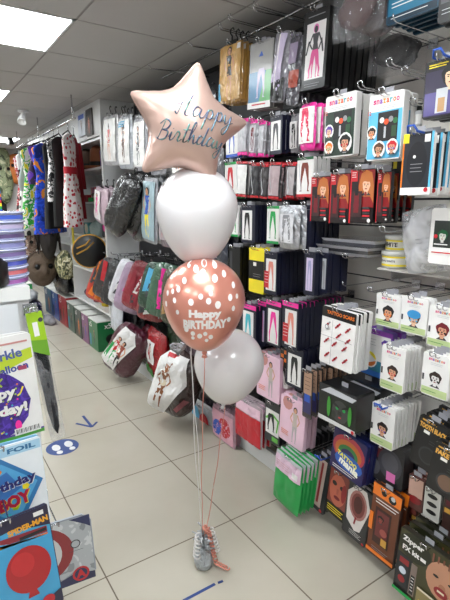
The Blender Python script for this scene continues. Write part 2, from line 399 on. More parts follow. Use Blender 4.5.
def card(t, mt, art=None, cut=0, tab=True, name='packet'):
    def mk(w, h):
        m_ = M(mt, rough=.4, coat=.15) if isinstance(mt, str) else mt
        o = body_box(w, h, t, m_, cut).obj(name)
        if art:
            A = Art(w, h); art(A)
            if A.mb.v: A.obj('printed_front', o)
        if tab:
            tb = MB(); tb.box((t*.4, -.016, -.001), (t*.4+.0012, .016, .018), M('clear_tab', rough=.2, col='#9a9aa0')); tb.obj('hanging_tab', o)
        return o
    return mk
def bag(t, mt, art=None, rd=.05, hanger=False, seed=0, sub=6):
    def mk(w, h):
        m_ = wrap(mt) if isinstance(mt, str) else mt
        f = pil(w, h, t, seed)
        o = body_bag(w, h, t, m_, f, rd=rd).obj('packet')
        if art:
            A = Art(w, h, lambda u, v: f(min(1, max(0, u)), min(1, max(0, v)))*1.03+.005+.03*t, sub); art(A); A.obj('picture_card', o)
        if hanger:
            tb = MB(); tb.box((-.002, -.04, -.01), (.002, .04, .012), M('black', rough=.3))
            tb.tube([(0, 0, .01), (0, 0, .03), (0, .015, .045), (0, .012, .062), (0, -.006, .066), (0, -.014, .055)], .0035, M('black', rough=.3)); tb.obj('hanger_hook', o)
        return o
    return mk

# ---- printed designs
def tights(panel='white', leg='black', rect=(.3, .08, .93, .86), cap=None, capb=None, red=False, txt='grey', spread=.5, side=None, lines=True):
    def f(A):
        if cap: A.rect(0, .9, 1, 1, cap)
        if capb: A.rect(0, 0, 1, .09, capb)
        u0, v0, u1, v1 = rect; A.rect(u0, v0, u1, v1, panel)
        if leg: A.legs((u0+u1)/2, v1-.06, v0+.03, (u1-u0)*.5, leg, spread)
        if red: A.rect(u0-.12, v0+.05, u0+.22, v0+(v1-v0)*.6, 'red'); A.lines(u0-.1, u0+.2, v0+(v1-v0)*.52, 4, .07, 'white', .002)
        if lines: A.lines(.12, .7, .955 if not cap else .95, 1, .03, txt, .003)
        if side: A.rect(0, .1, u0-.05, .9, side)
    return f
def wstripe(base='white', fig='green', top='red', bot='red'):
    def f(A):
        A.rect(.04, .09, .96, .9, base)
        if top: A.rect(0, .93, 1, 1, top)
        if bot: A.rect(0, 0, 1, .07, bot)
        if fig: A.legs(.5, .86, .14, .45, fig, .6)
        A.line([(.12, .85), (.3, .12)], .004, 'silver')
    return f
SN = ['#d8307a', '#e0507a', '#8a50b0', '#e8962c', '#e05a30', '#48a0a8', '#e07030', '#c03070']
def snaz_kit(bg, fc):
    def f(A):
        A.rect(.02, .76, .98, .985, 'white'); A.multi('snazaroo', .17, .885, .095, .085, SN, .07); A.lines(.2, .8, .80, 2, .025, 'grey')
        A.rect(.02, .02, .98, .74, bg); A.rect(.3, .28, .88, .72, '#17171a')
        for i, (c, q) in enumerate((('white', 0), ('#e8522a', 1), ('grey', 2), ('#2a6a40', 3))): A.ell(.42+.13*q, .6-(q % 2)*.03, .07, None, c, n=10)
        A.rect(.5, .33, .56, .5, 'silver'); A.rect(.72, .34, .86, .5, '#274a30')
        for (x, y, r, sk, hr, mk) in fc:
            r *= 1.15; A.ell(x, y+.01, r*1.5, r*1.65*A.asp, 'white'); A.face(x, y, r, sk, hr, marks=mk)
        A.text('12', .1, .72, .1, 'red')
    return f
def snaz_face(skin, hair, hat=None, marks=None, neck='leaf'):
    def f(A):
        A.rect(.03, .03, .97, .97, 'white'); A.multi('snazaroo', .25, .86, .075, .066, SN, .055)
        A.lines(.3, .75, .78, 2, .035, 'silver'); A.rect(.03, .03, .97, .2, '#b8c890'); A.face(.52, .42, .2, skin, hair, hat, marks)
        A.lines(.1, .6, .12, 1, .05, 'leaf', .002); A.rect(.05, .35, .12, .5, 'dgrey')
    return f
def blood_card(A):
    A.rect(.02, .02, .98, .98, '#1a0c0e'); A.rect(.02, .78, .3, .98, 'red'); A.rect(.35, .3, 1, .98, '#8a1418'); A.rect(.0, .0, .06, 1, 'red')
    A.poly([(.4, .38), (.36, .7), (.46, .92), (.66, .98), (.88, .93), (.98, .7), (.99, .38), (.86, .5), (.5, .5)], '#b86a30'); A.face(.68, .7, .22, 'skinp', '#b86a30', mouth='blood'); A.ell(.68, .55, .05, .04, 'blood'); A.lines(.08, .26, .94, 3, .04, 'white', .002)
    A.rect(.1, .12, .54, .6, '#3a2022'); A.rect(.22, .2, .42, .56, '#701018'); A.rect(.25, .52, .39, .64, 'black'); A.ell(.32, .34, .12, .09, 'dred')
    for i in range(5): A.rect(.6, .08+.05*i, .9, .11+.05*i, 'red' if i % 2 else 'dgrey')
    A.ell(.88, .06, .07, None, 'white', n=8)

# =================================================================== right wall, from the top row down
S = stack
S((220, 243, 49, 106), 'costume_packet', 'gold costume packet showing a woman in black', 'hung near the ceiling beside the star balloon', 'costume packet',
  bag(.012, '#b08440', lambda A: (A.rect(.06, .04, .94, .96, '#c89a50'), A.ell(.5, .5, .4, .4, '#d8a860'), A.figure(.5, .05, .88, 'black', 'skin', 'skin'), A.rect(.03, .05, .12, .35, 'sky'), A.rect(.8, .86, .94, .95, 'white')), hanger=True), n=4, pitch=.03, tilt=3)
S((249, 272, 47, 111), 'costume_packet', 'grey packet with blue and green leg picture', 'right of the gold packets at the ceiling', 'costume packet',
  card(.02, '#8c8a88', lambda A: (A.rect(.05, .55, .95, .97, '#9a9896'), A.poly([(.4, .78), (.6, .78), (.52, .86)], 'blue'), A.rect(.03, .1, .98, .56, '#3f7fa8'), A.poly([(.5, .1), (.98, .1), (.98, .56), (.75, .56)], '#58a860'),
       A.legs(.55, .6, .16, .3, 'lilac', .5), A.rect(0, 0, 1, .1, 'white'), A.lines(.2, .8, .06, 1, .03, 'red', .006))), n=4, pitch=.022, tilt=4)
S((273, 288, 36, 104), 'stocking_packet', 'clear packet with lilac and grey stockings', 'between blue green picture and black boxes', 'stocking packet',
  bag(.018, '#8a8790', lambda A: (A.poly([(.1, .3), (.6, .1), (.9, .95), (.5, .97)], 'lilac'), A.poly([(.05, .02), (.95, .02), (.9, .35), (.1, .28)], 'black'), A.line([(.3, .2), (.5, .95)], .006, 'white'))), n=6, pitch=.028, tilt=6)
S((288, 301, 40, 106), 'stocking_packet', 'narrow clear packet with rust red contents', 'left of the tall black boxes', 'stocking packet',
  bag(.02, '#4e4c54', lambda A: (A.rect(.3, .25, .95, .5, '#a04434'), A.rect(.2, .6, .8, .9, '#8a7c94'))), n=6, pitch=.03, tilt=4)
def bodysuit(A):
    A.rect(.16, .13, .9, .84, '#dcd8d8'); A.figure(.54, .15, .66, 'dgrey', 'dgrey', '#d04888', 'orchid'); A.legs(.54, .5, .15, .3, '#d04888', .9); A.lines(.2, .85, .92, 1, .03, 'grey', .003); A.lines(.2, .8, .07, 2, .03, 'grey', .002)
    A.line([(.3, .62), (.2, .45)], .008, 'dgrey'); A.line([(.78, .62), (.86, .45)], .008, 'dgrey')
S((302, 327, 16, 92), 'boxed_bodysuit', 'tall black box picturing a figure in pink stockings', 'near the ceiling', 'boxed stockings', card(.026, 'black', bodysuit), n=9, pitch=.034, tilt=3, jit=.6)
def wigbag(cols, s=0):
    def mk(w, h):
        f = pil(w, h, .05, s); o = body_bag(w, h, .05, film(.1), f).obj('packet')
        bm = MB(); hm = M(cols, rough=.6, bump=.25, bs=60)
        n = 26; vs = []; fs = []
        for j in range(13):
            th = math.pi*j/12
            for i in range(n):
                g = 2*math.pi*i/n; k = 1+.12*math.sin(7*g+j)+.1*math.sin(5*th+3*g)
                vs.append((.02*math.sin(th)*math.cos(g), w*.34*math.sin(th)*math.sin(g)*k, -h*.5+h*.36*math.cos(th)*(1+.06*math.sin(9*g))))
        for j in range(12):
            for i in range(n): fs.append((j*n+i, j*n+(i+1) % n, (j+1)*n+(i+1) % n, (j+1)*n+i))
        bm.add(vs, fs, hm, True); bm.obj('wig', o)
        return o
    return mk
S((333, 384, -8, 46), 'bagged_wig', 'clear bag holding a dark red brown wig', 'at the top edge of the photo', 'wig', wigbag('#3a1a16', 3), n=3, pitch=.06, Xf=1.3)
S((368, 416, 38, 78), 'bagged_wig', 'clear bag holding a black wig', 'below the dark red wig, before white slats', 'wig', wigbag('#1a1614', 5), n=2, pitch=.07, Xf=1.5)
S((388, 440, -34, 26), 'makeup_card', 'teal blue face paint card with red dot', 'at the top edge right of the wigs', 'makeup card',
  card(.012, '#123a50', lambda A: (A.rect(.03, .02, .97, .98, '#1f6f90'), A.rect(.2, .45, .8, .9, '#c8d0d4'), A.ell(.4, .5, .12, None, '#d8503a'), A.lines(.1, .9, .33, 2, .06, 'white', .003), A.rect(.03, .02, .97, .14, '#0e2c3e'), A.lines(.1, .8, .09, 1, .03, 'white', .002))), n=5, pitch=.035, Xf=1.34)
S((440, 480, -40, 24), 'makeup_card', 'black card cut off by the top right corner', 'beside the teal card', 'makeup card',
  card(.012, 'black', lambda A: (A.rect(.05, .3, .9, .9, 'dgrey'), A.lines(.1, .9, .2, 2, .06, 'silver'))), n=2, pitch=.03, Xf=1.3, blue=True)
# row of tights under the ceiling row
S((226, 238, 125, 158), 'tights_packet', 'white packet with blue legs picture', 'just right of the star balloon tip', 'tights packet', card(.01, 'white', tights('white', 'blue', (.1, .1, .9, .95), capb='blue')), n=4, pitch=.03)
S((239, 249, 120, 156), 'tights_packet', 'silver packet with pink cap, leftmost of three', 'above the white balloon', 'tights packet', bag(.016, '#a8a6ac', tights('#c4c2c8', 'silver', (.1, .12, .9, .85), cap='hot', capb='hot', lines=False)), n=4, pitch=.03, tilt=3)
S((251, 258, 121, 157), 'tights_packet', 'silver packet with pink cap, middle of three', 'above the red edged packets', 'tights packet', bag(.016, '#a8a6ac', tights('#c4c2c8', 'dred', (.1, .12, .9, .85), cap='hot', capb='hot', lines=False)), n=3, pitch=.03, tilt=4)
S((260, 266, 122, 157), 'tights_packet', 'silver packet with pink cap, rightmost of three', 'left of a navy box', 'tights packet', bag(.016, '#a8a6ac', tights('#c4c2c8', 'silver', (.1, .12, .9, .85), cap='hot', capb='hot', lines=False)), n=3, pitch=.03, tilt=4)
S((270, 282, 117, 155), 'tights_packet', 'navy box with white window and dark pose', 'left of the pink capped red legs', 'tights packet', card(.02, 'navy', tights('white', 'dgrey', (.08, .1, .88, .86))), n=9, pitch=.03)
S((291, 300, 115, 153), 'tights_packet', 'narrow clear packet with brown shoe picture', 'between navy boxes and pink packet', 'tights packet', bag(.014, '#6c6a70', tights('#b4b0b0', 'black', (.1, .1, .9, .8), lines=False)), n=5, pitch=.03)
S((301, 316, 105, 151), 'tights_packet', 'pink ended packet with red legs picture', 'left of the first face paint kit', 'tights packet', bag(.03, 'hot', lambda A: (A.rect(.02, .14, .98, .9, 'white'), A.legs(.5, .88, .18, .5, '#d81c50', .4)), sub=4), n=4, pitch=.035, Xf=1.35)
# red edged rows
S((225, 236, 163, 198), 'tights_packet', 'white packet with green edge and red leg', 'beside the white balloon top', 'tights packet', card(.008, 'white', wstripe('white', 'red', 'green', 'green')), n=3, pitch=.03)
for px, wh, c, n in (((237, 248, 162, 197), 'white and red edged packet leftmost of its row', 'white', 5), ((252, 260, 164, 198), 'black and red edged packet second of its row', '#2a2a2e', 4),
                  ((262, 269, 165, 199), 'dark red edged packet third of its row', '#3a3638', 3), ((270, 281, 163, 199), 'grey lace red edged packet fourth of its row', '#b09ca0', 4), ((288, 296, 164, 198), 'pale red edged packet beside green red pair', '#a8a0a2', 3)):
    S(px, 'tights_packet', wh, 'above the navy rows', 'tights packet', bag(.014, '#3c3a3e', wstripe(c, None)), n=n+3, pitch=.024, tilt=4, jit=2.2)
S((297, 313, 158, 197), 'tights_packet', 'green and red edged packet with brown legs', 'left of the blood capsule cards', 'tights packet', card(.02, 'white', wstripe('white', '#7a3020', 'dgreen', 'red')), n=4, pitch=.026, Xf=1.36)
# face paint kits
S((325, 355, 98, 158), 'face_paint_kit', 'white and black snazaroo face paint kit', 'left kit of the two', 'face paint kit', card(.028, 'white', snaz_kit('#26382e', [(.17, .42, .09, 'skinp', 'purple', None), (.2, .15, .09, 'skinp', 'orange', 'green'), (.75, .2, .13, 'skin', 'black', 'red')])), n=3, pitch=.045, Xf=1.32, blue=False)
S((368, 402, 97, 161), 'face_paint_kit', 'white and light blue snazaroo face paint kit', 'right kit of the two', 'face paint kit', card(.028, 'white', snaz_kit('sky', [(.14, .42, .09, 'skin', 'dbrown', 'orange'), (.4, .15, .11, 'skin', 'brown', 'dgreen'), (.8, .17, .1, 'skin', 'red', 'blue')])), n=2, pitch=.045, Xf=1.3)
def sil(A): A.rect(.03, .03, .97, .97, '#2e2840'); A.rect(.0, .82, 1, 1, '#1c1c20'); A.lines(.1, .6, .93, 2, .04, 'yellow', .003); A.face(.7, .66, .22, 'skinp', 'black'); A.rect(.05, .05, .95, .45, '#4e4480'); A.rect(.36, .08, .66, .5, 'silver'); A.rect(.42, .1, .6, .34, 'tan')
S((424, 462, 64, 120), 'makeup_card', 'purple and black makeup card with woman face', 'at the right edge above the rainbow cards', 'makeup card', card(.02, 'black', sil), n=3, pitch=.04, Xf=1.28, blue=True)
def bottle_mk(capc, bc):
    def mk(w, h):
        mb = MB(); r = w/2; mb.lathe([(r*.9, -h), (r, -h*.97), (r, -h*.35), (r*.6, -h*.28)], M(bc, rough=.3), 16, (r, 0, 0)); o = mb.obj('bottle')
        c = MB(); c.lathe([(r*.62, -h*.28), (r*.6, 0)], M(capc, rough=.3), 16, (r, 0, 0)); c.obj('cap', o)
        l = MB(); l.lathe([(r*1.01, -h*.85), (r*1.01, -h*.45)], M('white', rough=.5), 16, (r, 0, 0), cap=False); l.obj('wrapper', o); return o
    return mk
S((413, 420, 104, 128), 'paint_bottle', 'small black capped bottle with white wrapper', 'right of the blue paint kit', 'bottle', bottle_mk('black', '#bcbcc0'), Xf=1.36)
def gel(A):
    A.rect(.0, .06, 1, 1, '#20242c'); A.rect(0, .0, 1, .12, 'white'); A.rect(.93, .12, 1, 1, 'sky'); A.rect(.0, .12, .05, 1, 'orange'); A.rect(.0, .85, .2, 1, 'yellow')
    A.ell(.5, .5, .34, .36, '#10131a', n=20); A.lines(.3, .7, .5, 3, .06, 'grey', .002); A.ell(.42, .62, .05, None, 'white', n=8); A.ell(.87, .08, .07, None, 'red', n=8); A.rect(.72, .84, .9, .96, 'white')
S((402, 432, 135, 195), 'makeup_card', 'dark card with rainbow sides and white base', 'above the tubs in a clear bag', 'makeup card', card(.012, 'white', gel), n=6, pitch=.035, Xf=1.27, blue=True)
S((391, 400, 148, 200), 'makeup_card', 'narrow black card with yellow writing', 'left of the rainbow sided cards', 'makeup card', card(.012, 'black', lambda A: (A.rect(.2, .6, .6, .95, 'yellow'), A.rect(.3, .1, .8, .3, 'teal'))), n=2, pitch=.04, Xf=1.4)
for px, wh, n in (((311, 329, 177, 221), 'red and black blood card, leftmost of four', 4), ((330, 349, 174, 223), 'red and black blood card, second of four', 4), ((350, 374, 170, 223), 'larger red and black blood card with vampire face', 4), ((377, 390, 172, 222), 'red and black blood card, rightmost of four', 4)):
    S(px, 'makeup_card', wh, 'below the face paint kits', 'makeup card', card(.016, 'black', blood_card), n=n, pitch=.04, Xf=1.36)
# navy row one
S((229, 238, 205, 236), 'tights_packet', 'white and green packet peeking past a balloon', 'left of the navy row', 'tights packet', card(.01, 'white', wstripe('white', 'green', None, 'green')), n=3, pitch=.03)
S((241, 255, 205, 242), 'tights_packet', 'navy box with black crossed legs window', 'right of the white balloon', 'tights packet', card(.02, 'navy', tights('white', 'black', (.1, .08, .8, .86))), n=9, pitch=.026)
S((267, 279, 206, 243), 'tights_packet', 'white packet with green leg and green base', 'left of the silver packet', 'tights packet', card(.016, 'white', wstripe('white', 'green', 'green', 'green')), n=4, pitch=.026)
S((280, 300, 205, 248), 'tights_packet', 'shiny silver foil packet with white legs', 'between green packet and navy boxes', 'tights packet', bag(.03, M('silver', rough=.28, metal=.7, bump=.6, bs=25), lambda A: (A.rect(.15, .15, .85, .8, '#d4d4d8'), A.legs(.5, .78, .18, .4, 'grey', .3))), n=2, pitch=.04, Xf=1.34)
S((303, 311, 205, 249), 'tights_packet', 'plain dark navy box', 'right of the silver foil packet', 'tights packet', card(.02, 'navy', lambda A: A.lines(.2, .8, .9, 1, .1, 'grey', .002)), n=7, pitch=.026)
# navy row two
S((229, 240, 246, 291), 'tights_packet', 'slim black packet leftmost of second navy row', 'beside the coral balloon', 'tights packet', card(.012, 'black', lambda A: A.rect(.1, .1, .3, .9, 'dgrey')), n=10, pitch=.02)
S((249, 264, 247, 291), 'tights_packet', 'yellow packet with a black middle band', 'left of the navy ten pack', 'tights packet', card(.02, 'yellow', lambda A: (A.rect(0, .3, 1, .72, 'black'), A.rect(.3, .6, .5, .68, 'white'), A.lines(.2, .7, .95, 1, .1, 'orange', .003), A.lines(.3, .8, .42, 2, .05, 'grey', .002))), n=4, pitch=.03)
S((264, 277, 251, 293), 'tights_packet', 'navy box with red sale flash and coral legs', 'right of the yellow packet', 'tights packet', card(.021, 'navy', tights('white', 'coral', (.16, .1, .92, .84), red=True)), n=10, pitch=.025, Xf=1.35, jit=.4)
S((304, 315, 251, 294), 'tights_packet', 'navy box with pale blue window', 'right of the ten navy boxes', 'tights packet', card(.022, 'navy', tights('lilac', '#9898c0', (.2, .1, .8, .86))), n=4, pitch=.025, Xf=1.36)
S((318, 328, 252, 292), 'tights_packet', 'navy box with grey window at row end', 'left of the bare slats', 'tights packet', card(.022, 'navy', tights('silver', 'grey', (.2, .1, .8, .86))), n=5, pitch=.025, Xf=1.4)
# pink topped row
S((240, 256, 302, 345), 'tights_packet', 'navy packet with turquoise figure', 'right of the coral balloon', 'tights packet', card(.02, 'navy', tights('white', 'turq', (.2, .05, .85, .85), cap='hot')), n=5, pitch=.025)
S((258, 266, 300, 344), 'tights_packet', 'narrow navy packet with pink dot', 'between turquoise and pink figures', 'tights packet', card(.02, 'navy', tights('lilac', 'orchid', (.2, .1, .8, .8), cap='hot')), n=4, pitch=.025, Xf=1.42)
S((266, 281, 299, 343), 'tights_packet', 'navy packet with bright pink crossed legs', 'below the yellow packet', 'tights packet', card(.02, 'navy', tights('white', 'hot', (.14, .05, .86, .82), cap='hot', spread=.9)), n=5, pitch=.025)
S((282, 298, 300, 346), 'tights_packet', 'navy box with pink top and sale flash', 'left of the tattoo scars', 'tights packet', card(.021, 'navy', tights('white', 'coral', (.2, .08, .92, .84), cap='hot', red=True)), n=12, pitch=.024, Xf=1.35, jit=.4)
# lower rows
pinkbox = lambda A: (A.rect(.02, .02, .98, .98, 'pinkpale'), A.figure(.62, .08, .78, '#c8b8b0', 'skin', '#b8b0b0'), A.ell(.3, .88, .2, None, 'rose', n=10), A.lines(.1, .4, .25, 3, .04, 'orange', .003))
S((257, 280, 350, 393), 'tights_packet', 'pale pink packet with standing figure, upper', 'right of the lower white balloon', 'tights packet', card(.02, 'pinkpale', pinkbox), n=4, pitch=.028, Xf=1.4)
S((280, 288, 346, 386), 'tights_packet', 'narrow packet with orange chequered top', 'between upper pink and black leg packet', 'tights packet', card(.02, 'white', lambda A: (A.rect(0, .5, 1, 1, 'black'), *[A.rect(.1+.4*(i % 2), .55+.1*i, .45+.4*(i % 2), .64+.1*i, 'orange') for i in range(4)], A.legs(.5, .5, .1, .5, 'black'))), n=4, pitch=.028, Xf=1.42)
S((286, 303, 345, 384), 'tights_packet', 'navy packet with white frame and black legs', 'above the lower pink packet', 'tights packet', card(.02, 'navy', tights('white', 'black', (.12, .08, .9, .84), spread=.4)), n=6, pitch=.03, Xf=1.37)
S((236, 263, 394, 433), 'tights_packet', 'red packet with clear top', 'beneath the lower white balloon', 'tights packet', bag(.016, M('silver', rough=.2, coat=.5, col='#b8a8ae'), lambda A: (A.rect(.03, .03, .97, .7, '#c41a2c'), A.rect(.05, .72, .95, .95, 'pinkpale'))), n=3, pitch=.03, Xf=1.42)
S((265, 280, 398, 438), 'tights_packet', 'white and lime packet with black legs', 'between red packet and pink packet', 'tights packet', card(.02, '#22262a', lambda A: (A.rect(.06, .2, .94, .8, 'white'), A.line([(.08, .55), (.5, .7), (.92, .6)], .012, '#5cba3c'), A.line([(.9, .6), (.8, .3)], .01, '#5cba3c'), A.legs(.42, .7, .28, .4, 'black', .5), A.rect(.5, .05, .9, .16, '#5cba3c'))), n=3, pitch=.03, Xf=1.42)
S((280, 305, 393, 438), 'tights_packet', 'pale pink packet with standing figure, lower', 'above the green tutu packet', 'tights packet', card(.02, 'pinkpale', pinkbox), n=3, pitch=.03, Xf=1.36, tilt=3)
S((213, 236, 402, 434), 'tights_packet', 'pale pink and red packet low on the wall', 'below left of the lower balloon', 'tights packet', bag(.02, '#c8a0b0', lambda A: (A.rect(.05, .1, .95, .9, '#e0a8b8'), A.ell(.6, .5, .25, None, 'red'), A.ell(.3, .4, .2, None, 'blue'))), n=3, pitch=.03, Xf=1.45)
S((192, 213, 399, 421), 'tights_packet', 'patterned blue white packet at floor level', 'behind the ribbons', 'tights packet', bag(.03, '#c0c4cc', lambda A: (A.ell(.3, .6, .2, None, 'sky'), A.ell(.7, .5, .2, None, 'red'), A.rect(.1, .1, .9, .25, 'blue'))), n=2, pitch=.04, Xf=1.5)
S((275, 302, 446, 499), 'tutu_packet', 'green tutu packet with pink header', 'hanging down to the floor', 'tutu packet', bag(.022, M('green', rough=.5, coat=.5, col='#0f9a46'), lambda A: (A.rect(.04, .66, .98, .93, '#dcbcd0'), A.lines(.1, .6, .82, 3, .04, 'rose', .002), A.rect(.7, .7, .9, .8, 'white'), A.rect(.04, .93, .98, .99, 'silver'))), n=5, pitch=.024, Xf=1.30, tilt=6, yaw=0)
# small cards
S((303, 312, 368, 416), 'lash_card', 'slim tan and blue card', 'left of the green eyed mask box', 'lash card', card(.004, '#3c3430', lambda A: (A.rect(.08, .5, .95, .96, '#b08c74'), A.rect(.08, .1, .95, .45, '#2e2a60'), A.rect(.2, .34, .8, .5, 'blue'), A.lines(.2, .8, .85, 4, .08, 'dbrown', .002))), n=9, pitch=.03, Xf=1.34)
def scars(A):
    A.rect(.02, .02, .98, .8, 'white'); A.rect(0, .82, 1, 1, 'black'); A.text('TATTOO SCARS', .55, .91, .8, 'orange', bold=.03)
    for i, (x, y) in enumerate(((.2, .7), (.5, .72), (.8, .7), (.55, .56), (.82, .52), (.2, .42), (.45, .4), (.75, .38), (.25, .18), (.5, .15), (.8, .18))):
        A.line([(x-.07, y-.05), (x+.07, y+.05)], .007, '#b02838' if i else 'grey'); A.ell(x, y, .035, None, 'blood', n=7)
    A.line([(.03, .5), (.97, .5)], .0015, 'grey'); A.line([(.37, .03), (.37, .8)], .0015, 'grey'); A.ell(.2, .66, .06, None, 'grey'); A.ell(.2, .66, .035, None, 'white')
S((321, 355, 305, 362), 'tattoo_card', 'white and orange tattoo scars card', 'left of the rainbow face paint box', 'tattoo card', card(.012, 'white', scars), n=6, pitch=.016, Xf=1.30, tilt=2)
cols = [('skin', 'black', None, 'orange'), ('skinp', 'brown', '#3a90c8', 'sky'), ('skin', 'dred', None, 'black')]
for px, c, wh, n in (((376, 401, 292, 324), cols[0], 'tiger face snazaroo card, leftmost of the top three', 2), ((401, 428, 295, 331), cols[1], 'snazaroo card with a blue hat face', 2), ((428, 458, 304, 345), cols[2], 'snazaroo card with dark red hair face', 2)):
    S(px, 'face_paint_card', wh, 'before the white slats', 'face paint card', card(.012, 'white', snaz_face(*c)), n=n, pitch=.03, Xf=1.42, rest_art=False)
for px, c, wh, n in (((381, 405, 343, 387), ('skin', 'dbrown', None, 'red'), 'snazaroo card with brown haired smiling face', 8), ((422, 450, 350, 393), ('white', 'dbrown', None, 'black'), 'snazaroo card with a white painted face', 6), ((371, 395, 400, 441), ('skin', 'hair', None, 'purple'), 'snazaroo card with curly hair and purple collar', 8)):
    S(px, 'face_paint_card', wh, 'lower on the slatted wall', 'face paint card', card(.012, 'white', snaz_face(*c)), n=n, pitch=.02, Xf=1.36, blue=('curly' in wh), jit=.5)
S((362, 392, 326, 372), 'face_paint_box', 'rainbow sided face paint box with colour wheel', 'right of the tattoo scars cards', 'face paint box', card(.03, '#7048b0', lambda A: (A.rect(.05, .35, .95, .9, 'white'), A.rect(0, 0, 1, .12, '#3070c8'), A.rect(0, .9, 1, 1, '#9048b0'), A.rect(.05, .12, .95, .35, 'teal'), A.ell(.3, .36, .26, None, 'white'), A.ell(.3, .36, .22, None, 'yellow', n=6, a0=0, a1=2), A.ell(.3, .36, .22, None, 'green', n=6, a0=2, a1=4), A.ell(.3, .36, .22, None, 'orange', n=6, a0=4, a1=6.2), A.face(.8, .72, .12, 'skin', 'purple', marks='pink'), A.lines(.15, .5, .8, 3, .06, 'grey'))), n=2, pitch=.05, Xf=1.46)
# bottom goods
def maskbox(A):
    A.rect(.0, .12, 1, .78, '#151a14'); A.rect(0, .78, 1, 1, '#202024'); A.poly([(.05, .8), (.9, .8), (1, .92), (.3, .97)], 'silver'); A.poly([(0, 0), (1, 0), (1, .1), (0, .12)], '#c8c8c8')
    A.ell(.6, .42, .22, .3, '#3c3c3a'); A.ell(.52, .5, .04, None, 'green', n=8); A.ell(.7, .5, .04, None, 'green', n=8); A.ell(.6, .27, .04, .02, 'red'); A.poly([(.42, .56), (.58, .5), (.56, .56), (.44, .64)], '#202020'); A.poly([(.64, .5), (.8, .58), (.78, .64), (.66, .56)], '#202020'); A.poly([(.56, .44), (.64, .44), (.66, .34), (.54, .34)], '#2a2a28'); A.ell(.44, .3, .06, .1, '#2c2e2a'); A.ell(.3, .45, .05, .28, '#3a8a30'); A.ell(.86, .42, .05, .26, '#3a8a30'); A.ell(.95, .05, .04, None, 'red', n=8)
S((319, 357, 381, 417), 'mask_box', 'black box picturing a grey mask with green eyes', 'above the tattoo bag', 'mask box', card(.1, 'black', maskbox), n=2, pitch=.13, Xf=1.27, hk=False)
def mania(A):
    A.rect(.02, .02, .98, .98, '#241a50'); A.ell(.5, .62, .48, .34, '#b03848', n=20); A.ell(.5, .58, .4, .27, '#c06a30', n=20); A.ell(.5, .54, .3, .2, '#3a7a40', n=20); A.ell(.5, .5, .22, .15, '#2c2458', n=20)
    A.ell(.55, .34, .42, .2, '#2a5ab0'); A.text('TATTOO', .5, .42, .62, '#e8e048', rot=-.2, bold=.05); A.text('mania', .58, .28, .6, '#f0f0e0', rot=-.2, bold=.05); A.lines(.1, .8, .12, 2, .05, 'white', .003)
S((332, 366, 426, 468), 'tattoo_packet', 'colourful tattoo mania packet on dark blue', 'above the red face card', 'tattoo packet', card(.02, '#1c2458', mania), n=5, pitch=.025, Xf=1.34, tilt=6)
S((311, 328, 449, 506), 'wound_card', 'black card with a long red scar', 'right of the green tutu packet', 'wound card', card(.012, '#26262a', lambda A: (A.poly([(.3, .08), (.75, .08), (.8, .95), (.35, .95)], '#b8a098'), A.line([(.53, .15), (.57, .9)], .012, 'blood'), A.lines(.1, .3, .1, 1, .1, 'white'), A.ell(.8, .04, .08, None, 'red', n=8))), n=5, pitch=.03, Xf=1.40, tilt=7, blue=True)
S((303, 313, 432, 480), 'wound_card', 'dark narrow card low on the wall', 'behind the green tutu packets', 'wound card', card(.012, '#222226', lambda A: (A.ell(.5, .6, .3, None, 'rose'), A.rect(.1, .1, .9, .3, 'dgrey'))), n=5, pitch=.03, Xf=1.48, tilt=3)
S((328, 348, 464, 512), 'wound_card', 'card with a red wounded man face', 'between long scar and pale coffin shape', 'wound card', card(.012, 'black', lambda A: (A.rect(.02, .25, .98, .98, '#7c3a30'), A.ell(.5, .58, .42, .34, '#b8604a', n=18), A.ell(.3, .7, .12, .05, 'hair'), A.ell(.7, .68, .12, .05, 'hair'), A.ell(.8, .6, .12, .2, 'blood'), A.ell(.5, .42, .16, .04, 'dred'), A.rect(.45, .5, .55, .62, '#a05040'), A.lines(.1, .9, .18, 3, .05, 'yellow', .004))), n=5, pitch=.03, Xf=1.40, tilt=6)
def coffin(A):
    A.rect(.02, .02, .98, .98, '#2a2a2c'); A.poly([(.35, .98), (.78, .98), (1, .7), (.72, .2), (.5, .16), (.12, .3), (.05, .8)], '#d8d0cc')
    A.ell(.52, .65, .36, .27, '#a8706a', n=18); A.ell(.52, .65, .28, .22, '#7a3a36', n=18); A.ell(.52, .66, .18, .16, '#4a1e1c'); A.line([(.5, .42), (.46, .28)], .008, 'blood'); A.lines(.3, .8, .14, 3, .03, 'white', .0015); A.ell(.9, .04, .05, None, 'red', n=8)
S((345, 370, 477, 533), 'wound_card', 'card with pale coffin shape and dark wound', 'left of the orange brown card', 'wound card', card(.012, '#2a2a2c', coffin), n=5, pitch=.03, Xf=1.40, tilt=5)
def burned(A):
    A.rect(.02, .02, .98, .98, '#6a3820'); A.rect(0, .84, 1, 1, 'orange'); A.ell(.4, .92, .1, None, 'black', n=8); A.ell(.7, .9, .14, None, 'black', n=8); A.ell(.72, .92, .08, None, 'silver', n=8)
    A.lines(.15, .95, .80, 2, .04, 'white', .004); A.rect(.18, .2, .75, .7, '#3a1c18'); A.rect(.25, .3, .68, .66, '#6a2a2a'); A.face(.4, .55, .1, '#8a4038', 'hair'); A.ell(.55, .4, .13, None, '#a05048'); A.rect(.5, .22, .7, .32, 'gold'); A.rect(0, .04, 1, .09, 'orange'); A.rect(0, .35, .14, .6, 'orange'); A.lines(.2, .8, .14, 2, .03, 'grey', .002)
S((370, 399, 479, 553), 'wound_card', 'orange and brown card with burned wound picture', 'left of the zipper kit', 'wound card', card(.016, '#3a2016', burned), n=5, pitch=.04, Xf=1.38, tilt=3)
